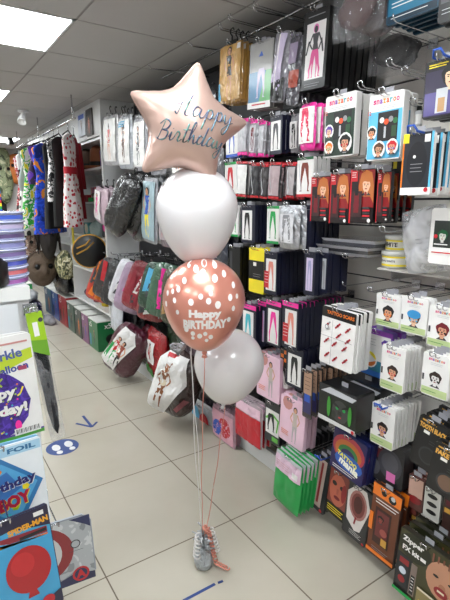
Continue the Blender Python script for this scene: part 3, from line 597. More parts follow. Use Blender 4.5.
S((404, 425, 480, 522), 'wound_card', 'second orange card behind a steel hook', 'right of the burned wound card', 'wound card', card(.016, '#3a2016', burned), n=3, pitch=.04, Xf=1.46, tilt=3)
def zipper(A):
    A.rect(.01, .01, .99, .99, '#3c3a1e'); A.rect(.0, .0, .3, .62, '#17181a'); A.ell(.3, .8, .3, .2, '#20220f'); A.text('Zipper', .26, .86, .4, 'white', hgt=.1, bold=.04); A.text('FX kit', .24, .73, .32, 'white', hgt=.08, bold=.04); A.rect(.42, .7, .52, .75, 'white')
    A.rect(.05, .12, .24, .6, '#22252a'); A.rect(.06, .47, .24, .56, 'blood'); A.ell(.14, .36, .07, None, '#c8d0dc', n=12); A.ell(.14, .22, .07, None, 'blood', n=12)
    A.rect(.29, .08, .4, .58, '#7a6a62'); A.rect(.31, .1, .38, .4, '#1c1c1c'); A.lines(.32, .37, .36, 5, .05, 'white', .003); A.ell(.85, .62, .3, .28, '#b88468', n=18)
    for i in range(5): A.rect(.62+.09*i, .88-.03*abs(i-2), .65+.09*i, .95, '#7a4a38')
    A.ell(.72, .66, .05, .02, 'black'); A.ell(.98, .66, .05, .02, 'black'); A.ell(.85, .55, .06, .05, '#a06a50'); A.ell(.84, .47, .12, .07, 'blood'); A.rect(.78, .46, .9, .49, 'cream'); A.rect(.45, .05, 1, .3, '#8a7c50'); A.rect(.45, .28, 1, .31, 'cream'); A.rect(.5, .05, 1, .14, '#c8b420'); A.rect(0, 0, .4, .05, 'green')
S((397, 456, 524, 590), 'zipper_kit', 'dark olive zipper effects kit with wounded face', 'at the lower right corner', 'makeup kit', card(.02, '#202018', zipper), n=4, pitch=.045, Xf=1.30, tilt=3)
S((416, 470, 500, 545), 'zipper_kit', 'dark card reading Zipper behind the larger kit', 'right of the orange cards', 'makeup kit', card(.02, '#202018', zipper), n=3, pitch=.05, Xf=1.46, tilt=3)
S((369, 405, 434, 474), 'makeup_case', 'black boxed mask with clear dome and pink label', 'below the curly hair card', 'mask box', card(.06, '#1c1c20', lambda A: (A.rect(.02, .55, .4, .98, '#5a1a26'), A.text('SALE', .2, .85, .3, 'white'), A.ell(.62, .52, .34, .36, '#3a3a42', n=20), A.ell(.62, .56, .24, .24, '#4c4c54', n=20), A.rect(.55, .12, .8, .34, 'orchid'), A.ell(.2, .3, .16, .2, '#484850'))), n=2, pitch=.09, Xf=1.40)
def tooth(t, sub):
    def f(A):
        A.rect(.02, .02, .98, .98, '#121214'); A.text(t, .52, .83, .9, '#e0a848', hgt=.1, bold=.05); A.rect(.12, .92, .6, .95, 'gold'); A.rect(.25, .7, .45, .76, 'white'); A.ell(.55, .3, .3, None, '#2c2c30', n=20); A.ell(.55, .3, .24, None, sub, n=20); A.lines(.5, .9, .6, 2, .05, 'dgrey', .002)
    return f
S((414, 445, 413, 465), 'makeup_card', 'black card reading Tooth Black in gold', 'right of the curly hair cards', 'makeup card', card(.01, 'black', tooth('TOOTH BLACK', '#1c1c1e')), n=5, pitch=.03, Xf=1.34, tilt=9)
S((430, 466, 440, 490), 'makeup_card', 'black card reading Fake Scar in gold', 'at the right edge over Tooth Black', 'makeup card', card(.01, 'black', tooth('FAKE SCAR', '#6a5040')), n=4, pitch=.025, Xf=1.26, tilt=7)
S((408, 424, 472, 506), 'makeup_card', 'small card with pale lips picture', 'below the Tooth Black card', 'makeup card', card(.012, '#5a2c28', lambda A: (A.rect(.05, .4, .95, .95, '#d0a898'), A.ell(.5, .3, .4, .12, 'blood'))), n=3, pitch=.03, Xf=1.42)
S((424, 441, 484, 516), 'nail_card', 'grey white card with three black nail shapes', 'beneath the Fake Scar card', 'nail card', card(.012, '#c8c6c0', lambda A: [A.ell(.5, .75-.25*i, .32, .07, 'black') for i in range(3)]), n=3, pitch=.03, Xf=1.40)
S((443, 470, 486, 535), 'makeup_card', 'brown card with cream strip at right edge', 'right of the nail card', 'makeup card', card(.012, '#3a2420', lambda A: (A.rect(.05, .5, .95, .6, 'gold'), A.rect(.1, .65, .9, .9, 'maroon'))), n=3, pitch=.03, Xf=1.40)
# second layer of hidden-shelf filling cards on near wall low down
S((356, 372, 395, 430), 'mask_box', 'black card edge right of the green eyed mask', 'left of the curly hair card', 'mask box', card(.06, 'black', lambda A: (A.ell(.4, .5, .25, .2, '#3a6a30'), A.rect(.5, .7, .9, .8, 'red'))), n=2, pitch=.08, Xf=1.42)

# empty hooks on the bare slats
for i, (x, y, xf, d, wh) in enumerate(((345, 286, 1.42, False, 'empty single peg hook on the bare slats above Tattoo Scars'), (372, 292, 1.46, True, 'empty double peg hook above the tiger face card'), (363, 88, 1.36, True, 'empty peg hook above the blue paint kit'),
                              (392, 66, 1.36, True, 'empty double peg hook below the black wig'), (407, 74, 1.40, True, 'empty peg hook above the purple makeup card'), (350, 338, 1.42, True, 'peg hook crossing the front of Tattoo Scars card'), (396, 22, 1.3, False, 'long single peg hook below the teal card'), (385, 232, 1.36, True, 'peg hook under the blood cards'))):
    p = onX(x, y, xf); hook(p.y, p.z, xf, wh, False, d)

for i, (x, y, wh) in enumerate(((236, 14, 'first'), (262, 8, 'second'), (290, 2, 'third'), (226, 30, 'fourth'))):
    p = onX(x, y, 1.36); hook(p.y, min(p.z, 2.28), 1.34, 'bare wire peg hook close under the ceiling, %s of four above the gold packets' % wh)

# shelf with tubs and bottles on the right wall
a = onX(392, 261, 1.44); sz = a.z-.012
ac = M('frosted_shelf', rough=.25, col='#b4b0ac'); mb = MB(); mb.box((1.45, a.y-.6, sz-.028), (WALLX, a.y+.07, sz-.021), ac)
sh = mb.obj('wall_shelf'); mb = MB(); mb.box((1.5, a.y+.04, sz-.07), (WALLX, a.y+.044, sz-.028), CHROME); mb.obj('bracket', sh); tag(sh, 'white shelf under the face paint tubs at the right edge', 'shelf')
def tub(x, y, z, r, h, label, txt):
    e = MB(); e.lathe([(r*.94, 0), (r, .004), (r, h*.72), (r*.98, h*.74)], M('tub_white', rough=.3, col='#e2e2dc'), 28); o = e.obj('face_paint_tub', None, (x, y, z))
    l = MB(); l.lathe([(r*1.06, h*.74), (r*1.06, h*.97), (r*1.0, h)], M('tub_lid', rough=.3, col='#e8e8e4'), 28); l.obj('lid', o)
    b = MB(); ym = M('yellow', rough=.4); wm = M('wrapper_paper', rough=.5, col='#eceadf')
    b.lathe([(r*1.006, h*.1), (r*1.006, h*.22)], ym, 28, cap=False); b.lathe([(r*1.006, h*.6), (r*1.006, h*.7)], ym, 28, cap=False); b.lathe([(r*1.005, h*.22), (r*1.005, h*.6)], wm, 28, cap=False)
    vs, fs = text_geo(txt, .03); x0 = min(p[0] for p in vs); x1 = max(p[0] for p in vs); k = r*1.5/(x1-x0); th0 = math.pi-.15
    b.add([((r*1.012)*math.cos(th0+p[0]*k/r), (r*1.012)*math.sin(th0+p[0]*k/r), h*.4+p[1]*k) for p in vs], fs, M('black', rough=.5))
    b.obj('wrapper', o); return tag(o, label, 'tub')
p = onX(391, 262, 1.48); tub(1.52, p.y+.01, sz-.02, .05, .062, 'lower white tub with yellow bands on the shelf', 'CLOWN WHITE')
tub(1.52, p.y+.004, sz-.02+.0625, .045, .06, 'upper white tub with yellow bands stacked on another', 'WHITE')
p = onX(418, 262, 1.46)
mb = MB(); mb.lathe([(.04, 0), (.042, .005), (.042, .05), (.03, .06)], M('cream_tub', rough=.4, col='#dcdacd'), 20); t_ = mb.obj('cream_tub', None, (1.5, p.y, sz-.02)); mb = MB(); mb.lathe([(.035, .0605), (.035, .075)], M('tub_lid', rough=.3, col='#e8e8e4'), 20); mb.obj('lid', t_)
tag(t_, 'small cream tub inside a clear carrier bag on the shelf', 'tub')
w_, h_ = .17, .22; f = pil(w_, h_, .07, 4)
o = body_bag(w_, h_, .07, film(.5), f).obj('clear_bag', None, (1.43, p.y-.02, sz-.015+h_), (math.radians(-12), 0, 0)); A = Art(w_, h_, lambda u, v: f(min(1, max(0, u)), min(1, max(0, v)))+.001, 3); A.lines(.4, .85, .52, 2, .06, 'grey', .004); A.obj('printed_writing', o)
tag(o, 'crumpled clear bag with small writing, slumped on the shelf', 'bag')
S((430, 470, 208, 263), 'makeup_set', 'white box with photo of dark haired faces', 'at the right edge on the shelf', 'makeup box', card(.05, 'white', lambda A: (A.rect(.1, .3, .95, .78, '#27302a'), A.face(.7, .55, .15, 'skinp', 'hair', marks='blood'), A.face(.35, .5, .12, '#c8c8c0', 'dgreen'), A.ell(.18, .5, .05, None, 'red'), A.rect(.1, .2, .95, .22, 'red'), A.rect(.5, .93, 1, 1, 'dgrey'), A.lines(.15, .5, .36, 1, .03, 'white', .003)), tab=False), Xf=1.38, hk=False)
# flat trays lying on pegs left of the tubs
pts = onX(312, 245, 1.38)
for i in range(5):
    mb = MB(); L_ = .26
    mb.add([(0, 0, 0), (.2, 0, 0), (.2, L_, 0), (0, L_, 0), (-.008, -.008, .012), (.208, -.008, .012), (.208, L_+.008, .012), (-.008, L_+.008, .012)], [(0, 3, 2, 1), (4, 5, 6, 7), (0, 1, 5, 4), (1, 2, 6, 5), (2, 3, 7, 6), (3, 0, 4, 7)], M('tray_plastic' if i % 2 else 'tray_plastic_clear', rough=.15, col=['#a8a8ae', '#4a4a50'][i % 2], coat=.6))
    o = mb.obj('flat_packet', None, (1.44-.012*(i % 3), pts.y-L_+.02-.01*i, pts.z-.035+.0135*i)); tag(o, 'flat plastic packet left of the tubs, %s' % ('at the pile bottom', 'second from the bottom', 'middle of the pile', 'second from the top', 'topmost of the pile')[i], 'flat packet', 'pile of flat dark packets')
    if i == 0: hook(pts.y-L_*.6, pts.z-.043, 1.42, 'peg hook under the pile of flat dark packets')
# display rail near the ceiling
mb = MB()
mb.tube([(1.5, 1.2, 2.27), (1.5, 3.0, 2.27)], .006, CHROME)
for y in (1.35, 1.75, 2.3, 2.8): mb.tube([(1.5, y, 2.27), (1.75, y, 2.27)], .004, CHROME); mb.tube([(1.5, y, 2.27), (1.33, y, 2.26), (1.31, y, 2.28)], .003, CHROME)
tag(mb.obj('display_rail'), 'chrome display rail with wire arms close under the ceiling', 'rail')

# =================================================================== costume bays further down the right wall
def costume_bag(body, fig, skin='skin', bg='white', leg=None, t=.06, seed=0, rect=(.08, .12, .62, .9), extra=None):
    def art(A):
        A.rect(rect[0], rect[1], rect[2], rect[3], bg); cx = (rect[0]+rect[2])/2
        A.figure(cx, rect[1]+.04, (rect[3]-rect[1])*.85, fig, skin, leg)
        if extra: extra(A)
    return bag(t, body, art, hanger=True, seed=seed, sub=8)
def gon(px, what, where, mk, n=1, pitch=.05, Xf=1.38, tilt=0, yaw=0, hk=True, cat='costume packet', name='costume_packet', jit=2.5, lean=0.): S(px, name, what, where, cat, mk, n=n, pitch=pitch, Xf=Xf, tilt=tilt, yaw=yaw, hk=hk, jit=jit, lean=lean)
# top row
gon((104, 119, 118, 167), 'white costume packet with red dress figure', 'top row beside the shelf end', costume_bag('#b8b8bc', 'red', leg='skin', t=.03, rect=(.1, .08, .9, .92)), 4, .05, tilt=4)
gon((119, 133, 118, 170), 'white costume packet with brown clad figure', 'top row left of the star balloon', costume_bag('#b4b8c0', '#6a4a3a', t=.03, rect=(.1, .08, .9, .92), extra=lambda A: A.lines(.15, .6, .88, 3, .04, 'sky', .01)), 4, .05, tilt=3)
gon((134, 148, 120, 172), 'pale costume packet with dark clad figure', 'top row touching the star balloon', costume_bag('#a8a8ae', 'dgrey', t=.03, rect=(.1, .08, .9, .92)), 4, .05, tilt=3)
gon((150, 166, 122, 176), 'grey costume packet with green clad figure', 'hidden mostly by the star balloon', costume_bag('#8c8c92', 'dgreen', t=.03, rect=(.1, .08, .9, .92)), 3, .05)
gon((196, 216, 96, 150), 'dark costume packet behind the star balloon', 'between star and tights', costume_bag('#44424a', 'purple', t=.03), 3, .05)
gon((206, 224, 150, 196), 'grey costume packet behind the balloons', 'left of the tights rows', costume_bag('#5a585e', 'red', t=.03), 3, .05)
gon((172, 196, 124, 180), 'brown costume packet behind the star balloon', 'top row in the middle', costume_bag('#4a3a34', 'orange', t=.03), 3, .05)
# middle row
gon((96, 108, 188, 224), 'small costume packet with pink contents', 'middle row against the shelf end', costume_bag('#c0a8b4', 'hot', t=.05), 3, .05, tilt=10)
gon((122, 134, 178, 242), 'bulging bag of shiny black cloth and hair', 'middle row, leaning left', bag(.12, M('black_silver_cloth', rough=.2, coat=1, bump=.5, bs=30, col='#141417'), None, hanger=True, rd=.15), 2, .11, tilt=33, Xf=1.30, yaw=20)
gon((132, 142, 182, 240), 'dark costume packet with coloured stripe card', 'middle row, next to the black bulging bag', costume_bag('#2c3034', 'pink', bg='#4a4448', t=.04), 4, .05, tilt=4)
gon((143, 158, 178, 242), 'costume packet with blue and yellow figure', 'middle row left of the white balloon', costume_bag('#8a8a90', 'blue', leg='yellow', bg='#9ab0b8', t=.04, rect=(.08, .06, .92, .94)), 4, .05, tilt=5)
gon((160, 178, 185, 246), 'grey pinkish costume packet', 'middle row behind the white balloon', costume_bag('#6a5c66', 'rose', bg='#b0a4a8', t=.04), 3, .05)
gon((182, 205, 190, 250), 'black costume packet behind the white balloon', 'middle row', costume_bag('#26262a', 'grey', t=.04), 3, .06)
gon((208, 228, 204, 262), 'dark blue costume packet between the two balloons', 'middle row', costume_bag('#1c2234', 'blue', t=.04), 3, .06)
# lower row of slim coloured bags
def cloth_art(seed, cols_):
    def f(A):
        r = random.Random(seed)
        for k in range(9):
            x = r.uniform(.06, .6); y = r.uniform(.06, .5); w_ = r.uniform(.12, .3); h_ = r.uniform(.25, .5); d = r.uniform(-.15, .2)
            A.poly([(x, y), (min(.95, x+w_), y+r.uniform(-.04, .05)), (min(.95, max(.05, x+w_+d)), min(.9, y+h_)), (min(.95, max(.05, x+d)), min(.9, y+h_+.03))], r.choice(cols_))
        A.line([(.8, .1), (.7, .9)], .008, 'silver')
    return f
low = [((97, 106, 257, 300), 'red and orange bag', '#c03420', 'orange', 16), ((105, 112, 255, 300), 'black and red bag', '#2a2224', 'red', 14), ((112, 119, 258, 305), 'black bag', '#1c1c20', 'grey', 12),
       ((121, 129, 258, 306), 'white sleeve bag', '#d4d4da', 'white', 14), ((129, 136, 262, 308), 'lilac and pink bag', '#a890a8', 'pink', 12), ((136, 146, 260, 310), 'dark red and cream bag', '#8e1c2e', 'cream', 14),
       ((146, 153, 264, 314), 'red and green bag', '#8a2428', 'green', 10), ((153, 161, 262, 316), 'dark green bag with blue spot', '#163c2a', 'sky', 8), ((161, 167, 262, 314), 'bright pink and green bag', '#3a6048', 'hot', 6), ((168, 180, 266, 318), 'olive bag behind coral balloon', '#4a4a36', 'tan', 4)]
for px, nm, c, c2, tl in low:
    rl = random.Random(px[0]); w_, h_ = rl.uniform(.23, .29), rl.uniform(.36, .44); Xc = 1.50
    o = bag(.06, c, cloth_art(px[0], [c2, c2, c, 'white', 'dgrey', c]), hanger=True, sub=4, rd=.12, seed=px[0])(w_, h_); o.name = 'costume_packet'
    p = onX((px[0]+px[1])/2+9, px[2]+4+rl.uniform(-3, 3), Xc); o.location = p; o.rotation_euler = (math.radians(tl+4+rl.uniform(-3, 5)), 0, math.radians(50+rl.uniform(-4, 4)))
    tag(o, nm+' in the lower costume row, hung under black hangers', 'costume packet')
    hook(p.y, p.z+.06, 1.46, 'peg hook holding the %s' % nm)
for px, nm, c in (((182, 200, 300, 350), 'dark plum bag behind the coral balloon', '#3a2030'), ((208, 232, 262, 312), 'charcoal bag behind the coral balloon', '#202024'), ((200, 226, 330, 392), 'grey bag behind the lower balloon', '#3c3c40')):
    gon(px, nm, 'lower costume row', bag(.05, c, None, hanger=True), 3, .06)
gon((112, 122, 296, 332), 'long white sleeve in clear plastic', 'hanging beneath the lower row', bag(.05, '#c8ccd6', None, seed=4), 1, .05, tilt=16, hk=False)
gon((116, 124, 306, 345), 'purple and dark bag under the lower row', 'left of the maroon bag', bag(.06, '#40305a', None, seed=7), 3, .07, hk=False, tilt=6, Xf=1.45)
gon((126, 136, 300, 345), 'dark bag above the maroon costume bag', 'in the bottom row', bag(.06, '#24242a', None, seed=8), 3, .07, hk=False, tilt=6, Xf=1.5)
# big bags at floor level
def bigbag(px, Xf, c, t, what, where, art, tilt, seed, yaw=0, size=None):
    if not size: gon(px, what, where, bag(t, c, art, hanger=True, seed=seed, sub=8), 1, .1, Xf, tilt, yaw, False, jit=0); return
    o = bag(t, c, art, rd=.2, hanger=True, seed=seed, sub=8)(*size); o.name = 'costume_packet'; p = onX(px[0], px[1], Xf); o.location = p
    o.rotation_euler = (math.radians(tilt), math.radians(6), math.radians(yaw)); tag(o, '%s, %s' % (what, where), 'costume packet')
bigbag((138, 327), 1.42, '#4a0f24', .2, 'maroon costume bag picturing two red white figures', 'on the floor left of the reindeer bag', lambda A: (A.poly([(.04, .2), (.5, .1), (.78, .75), (.62, .93), (.3, .95)], 'white'), A.figure(.36, .22, .55, 'red', 'skin', 'green'), A.figure(.52, .18, .55, '#8a4030', 'skin', 'black'), A.poly([(.1, .3), (.2, .28), (.26, .6), (.18, .6)], 'green')), 27, 1, 38, (.33, .45))
bigbag((188, 352), 1.38, '#33211c', .24, 'brown costume bag picturing a reindeer suit', 'on the floor left of the ribbons', lambda A: (A.poly([(.02, .06), (.48, .04), (.82, .62), (.66, .97), (.2, .97), (.02, .8)], 'white'), A.figure(.33, .14, .66, '#8a5430', '#9a6038', '#8a5430', '#9a6038'), A.line([(.3, .78), (.24, .9)], .008, '#8a5430'), A.line([(.38, .78), (.44, .9)], .008, '#8a5430'), A.ell(.33, .52, .07, None, 'cream'), A.poly([(.2, .95), (.45, .97), (.42, .92), (.22, .9)], 'red'), A.line([(.75, .2), (.9, .4)], .03, '#8a4a50')), 17, 2, 36, (.32, .44))
bigbag((150, 166, 326, 372), 1.52, '#a8141e', .12, 'red and white santa suit bag', 'between the maroon bag and the reindeer bag', lambda A: (A.rect(.3, .35, .7, .8, 'white'), A.rect(.1, .05, .7, .25, '#3a8a30'), A.figure(.5, .38, .38, 'red', 'skin')), 6, 3)
bigbag((136, 152, 318, 350), 1.6, '#7a1830', .12, 'dark pink bag with blue star print', 'behind the maroon bag', lambda A: (A.ell(.5, .5, .2, None, 'blue'), A.ell(.5, .75, .2, None, 'white')), 6, 5)
bigbag((170, 188, 318, 352), 1.6, '#1c3a24', .1, 'dark green bag behind the reindeer bag', 'low on the wall', None, 4, 6)
bigbag((196, 224, 372, 404), 1.62, '#2e2a30', .1, 'black bag low behind the ribbons', 'left of the pale pink packet', None, 2, 9)
bigbag((228, 262, 352, 392), 1.62, '#23202a', .1, 'dark bag behind the lower white balloon', 'low on the wall', None, 2, 9)

# =================================================================== shelving beyond the costume bays
YA, YB, YC = 4.07, 5.2, 6.4
sh = empty('shelving_unit', (0, 0, 0))
for yy, zt in ((YA, CEIL-.002), (YB, 2.02), (YC, 2.02)):
    mb = MB(); mb.box((1.44, yy, .40), (WALLX, yy+.04, zt), WHITE_LAM); mb.box((1.67, yy, 0), (WALLX, yy+.04, .40), WHITE_LAM); mb.obj('upright', sh)
mb = MB(); mb.box((1.44, YA+.04, 2.03), (1.47, 7.0, CEIL), WHITE_LAM); mb.obj('fascia', sh)
for z in (2.02, 1.77, 1.46, 1.13, .78, .42):
    mb = MB(); mb.box((1.45, YA+.04, z-.02), (WALLX, YB, z), WHITE_LAM); mb.obj('shelf_board', sh)
for z in (1.5, 1.0, .80, .42):
    mb = MB(); mb.box((1.45, YB+.04, z-.02), (WALLX, YC, z), WHITE_LAM); mb.obj('shelf_board', sh)
tag(sh, 'tall white shelving unit past the costume bags, up to the ceiling', 'shelving unit')
# pictures hung on the fascia
for px, c, fg, wh in (((78, 85, 115, 138), '#c8ccd4', 'grey', 'white picture card with blue heading'), ((86, 92, 110, 137), '#3c3430', 'coral', 'dark picture card with orange figure')):
    S(px, 'costume_packet', wh+' on the shelf fascia', 'by the ceiling', 'costume packet', card(.01, c, (lambda f_: lambda A: (A.rect(.1, .75, .9, .95, 'blue' if f_ == 'grey' else 'black'), A.figure(.5, .1, .6, f_)))(fg), tab=False), Xf=1.425, hk=False)
def blob(name, x, y, z, sx, sy, sz, mt, label, cat, seed=1, n=16, bumpy=.15, rot=0):
    rnd = random.Random(seed); ph = [rnd.uniform(0, 6) for _ in range(4)]; mb = MB(); vs = []; fs = []
    for j in range(11):
        th = math.pi*j/10
        for i in range(n):
            g = 2*math.pi*i/n; k = 1+bumpy*(math.sin(3*g+ph[0]+2*th)+.6*math.sin(5*g+ph[1]-3*th)); zz = math.cos(th); vs.append((sx*math.sin(th)*math.cos(g)*k, sy*math.sin(th)*math.sin(g)*k, sz*(zz if zz > -.6 else -.6)+.6*sz))
    for j in range(10):
        for i in range(n): fs.append((j*n+i, (j+1)*n+i, (j+1)*n+(i+1) % n, j*n+(i+1) % n))
    mb.add(vs, fs, mt, True); o = mb.obj(name, None, (x, y, z), (0, 0, rot)); tag(o, label, cat); return o
def hat(x, y, z, r, c, label):
    mb = MB(); mt = M(c, rough=.7)
    mb.lathe([(r, .012), (r*1.02, .02), (r*.6, .012), (r*.56, .03), (r*.5, .11), (r*.3, .13), (.001, .12)], mt, 20); mb.lathe([(r*.5, 0), (r, .011)], mt, 20)
    o = mb.obj('hat', None, (x, y, z)); b = MB(); b.lathe([(r*.585, .02), (r*.56, .045)], M('black', rough=.6), 20, cap=False); b.obj('hat_band', o); o.scale = (1.1, 1.1, 1.7); return tag(o, label, 'hat')
hat(1.59, 4.62, 1.77, .135, '#8a5030', 'brown felt hat on the upper shelf right of the dresses')
hat(1.58, 4.92, 1.77, .12, '#4a3020', 'dark brown hat at the back of the upper shelf')
def boxth(name, a, b, c, label, cat, art=None):
    mb = MB(); mb.box((0, 0, 0), (b[0]-a[0], b[1]-a[1], b[2]-a[2]), M(c, rough=.45)); o = mb.obj(name, None, a)
    if art:
        A = Art(b[1]-a[1], b[2]-a[2]); art(A); q = A.obj('printed_front', o); q.location = (0, (b[1]-a[1])/2, b[2]-a[2])
    return tag(o, label, cat)
boxth('gift_box', (1.5, 4.20, 1.77), (1.6, 4.30, 1.92), '#c85a30', 'orange and purple box beside the brown hat', 'box', lambda A: A.rect(0, 0, .45, 1, 'purple'))
blob('feather_boa', 1.52, 4.45, 1.52, .05, .18, .02, M('#6a6058', rough=.9), 'flattened grey brown boa on the second shelf front', 'boa', 4)
boxth('striped_tub', (1.5, 4.5, 1.46), (1.6, 4.62, 1.60), 'red', 'red white and blue striped box on the second shelf', 'box', lambda A: [A.rect(.1+.2*i, 0, .2+.2*i, 1, ['white', 'blue'][i % 2]) for i in range(5)])
boxth('yellow_box', (1.5, 4.25, 1.46), (1.62, 4.4, 1.55), '#c8a020', 'yellow box on the second shelf near the unit end', 'box')
boxth('yellow_box', (1.52, 4.27, 1.551), (1.62, 4.4, 1.61), '#b8a888', 'tan box on top of the yellow box', 'box')
boxth('red_tub', (1.48, 4.68, 1.46), (1.6, 4.85, 1.53), '#9a1c2c', 'low red tub left of the striped box', 'box')
boxth('green_packet', (1.445, 4.42, 1.462), (1.455, 4.55, 1.50), 'green', 'little green packet on the second shelf edge', 'packet')
blob('bagged_wig', 1.54, 4.55, 1.13, .09, .09, .10, M('#8a9a98', rough=.4, bump=.5), 'pale green wig in clear wrap on the third shelf', 'wig', 9)
boxth('toy_packet', (1.49, 4.72, 1.13), (1.58, 4.9, 1.25), '#3a8a8c', 'teal toy packet on the third shelf', 'packet', lambda A: A.ell(.5, .5, .3, None, 'cream'))
boxth('toy_packet', (1.49, 4.2, 1.13), (1.58, 4.33, 1.32), '#2a2a30', 'dark toy packet by the shelf end on the third shelf', 'packet', lambda A: A.ell(.5, .5, .3, None, 'hot'))
# round black and gold fan / hat leaning out of the shelf
e = MB(); c = onX(92, 252, 1.42)
e.lathe([(.001, 0), (.17, .01), (.175, .018), (.17, .024), (.001, .03)], M('black', rough=.35), 32)
o = e.obj('round_hat', None, (1.34, 4.26, onX(90, 251, 1.34).z), (math.radians(90), math.radians(15), math.radians(-20))); o.scale = (.9, .9, .9); g = MB()
g.lathe([(.163, .0235), (.169, .026), (.176, .019)], M('gold', rough=.35, metal=.6), 32, cap=False); g.tube([(-.12, -.06, .036), (-.03, .02, .038), (.02, .10, .036)], .008, M('gold', rough=.35, metal=.6)); g.tube([(-.13, .0, .036), (-.05, .06, .038), (-.02, .12, .036)], .008, M('gold', rough=.35, metal=.6)); g.obj('gold_trim', o)
tag(o, 'round black hat with gold trim hung at the shelf front', 'hat')
for i, (yy, zz, c, lb) in enumerate(((4.3, .78, '#c86a30', 'orange soft toy under the round black hat'), (4.45, .78, '#d8d0c8', 'white soft toy under the round black hat'), (4.38, .92, '#5a3020', 'brown soft toy piled on the orange and white ones'))):
    blob('soft_toy', 1.53, yy, zz, .07, .075, .075, M(c, rough=.9, bump=.6, bs=60), lb, 'soft toy', i+20)
for i, (yy, c, lb) in enumerate(((4.25, '#a8641e', 'orange brown toy on the low shelf by the unit end'), (4.5, '#c8b020', 'yellow toy on the low shelf'), (4.75, '#702838', 'dark red toy on the low shelf'), (5.0, '#30304a', 'navy toy on the low shelf by the divider'))):
    blob('soft_toy', 1.58, yy, .42, .08, .09, .08, M(c, rough=.8, bump=.5, bs=50), lb, 'soft toy', i+30)
# camouflage and black goods in the second bay
camo = blotch('camouflage', ['#2a3020', '#5a6040', '#a8a078', '#e0dcc0'], 18)
p = onX(65, 262, 1.40); blob('camouflage_cap', 1.40, p.y, p.z-.18, .09, .18, .2, camo, 'green camouflage hat hanging in front of the second bay', 'hat', 5)
p = onX(60, 280, 1.40); blob('black_bag', 1.42, p.y-.05, .42, .1, .32, .2, M('black', rough=.25, bump=.6, coat=.5), 'shiny black sack on top of the mask boxes', 'bag', 6)
p = onX(72, 235, 1.42); boxth('yellow_strip', (1.43, p.y-.02, p.z-.1), (1.436, p.y+.04, p.z+.08), 'yellow', 'narrow yellow card on the shelf divider edge', 'card')
p = onX(50, 264, 1.3); blob('brown_net', 1.3, p.y, p.z-.06, .06, .12, .07, M('#5a2a24', rough=.7), 'dark red brown cloth piece by the camouflage hat', 'cloth', 7)
# boxed masks standing on the floor along the unit
bx = [(6.62, 6.86, 'green', 'upright green box, farthest of the floor boxes', .38), (6.12, 6.50, '#28406e', 'dark blue box among the floor boxes', .36), (5.80, 6.09, '#2a4a8c', 'blue and orange box among the floor boxes', .36), (5.42, 5.77, '#a0262c', 'red fronted box in the middle of the floor boxes', .37),
      (5.12, 5.39, '#40584a', 'grey green box right of the red box', .34), (4.86, 5.09, '#2c3c30', 'dark box with purple side second from nearest', .33), (4.62, 4.84, '#7a4070', 'purple box beside the nearest green box', .32), (4.32, 4.60, '#166a3a', 'green box with dark figure, nearest of the floor boxes', .31)]
for i, (ya, yb, c, lb, h_) in enumerate(bx):
    xa = 1.385 if i else 1.18
    mb = MB(); mb.box((0, 0, 0), (.26 if i else .08, yb-ya-.008, h_-.012), M(c, rough=.35, coat=.3)); o = mb.obj('boxed_costume', None, (xa, ya, 0))
    mb = MB(); mb.box((-.004, -.002, h_-.012), (.266 if i else .084, yb-ya-.006, h_), M('box_lid_white', rough=.5, col='#d8d8d4')); mb.obj('lid', o)
    A = Art(yb-ya-.008, h_-.012); A.figure(.6, .1, .6, ['black', 'orange', 'purple', 'dgrey'][i % 4], 'tan'); A.text('x5', .25, .85, .3, 'white'); A.rect(.1, .1, .3, .5, ['dgrey', 'teal', 'black'][i % 3]); q = A.obj('printed_front', o); q.location = (0, (yb-ya-.008)/2, h_-.012)
    if i in (0, 3, 7):
        A = Art(.24 if i else .08, h_-.012); A.text('x5', .4, .85, .3, 'white'); A.ell(.5, .4, .2, None, 'black'); q = A.obj('printed_end', o); q.rotation_euler = (0, 0, math.pi/2); q.location = (.13 if i else .04, 0, h_-.012)
    tag(o, lb, 'box')

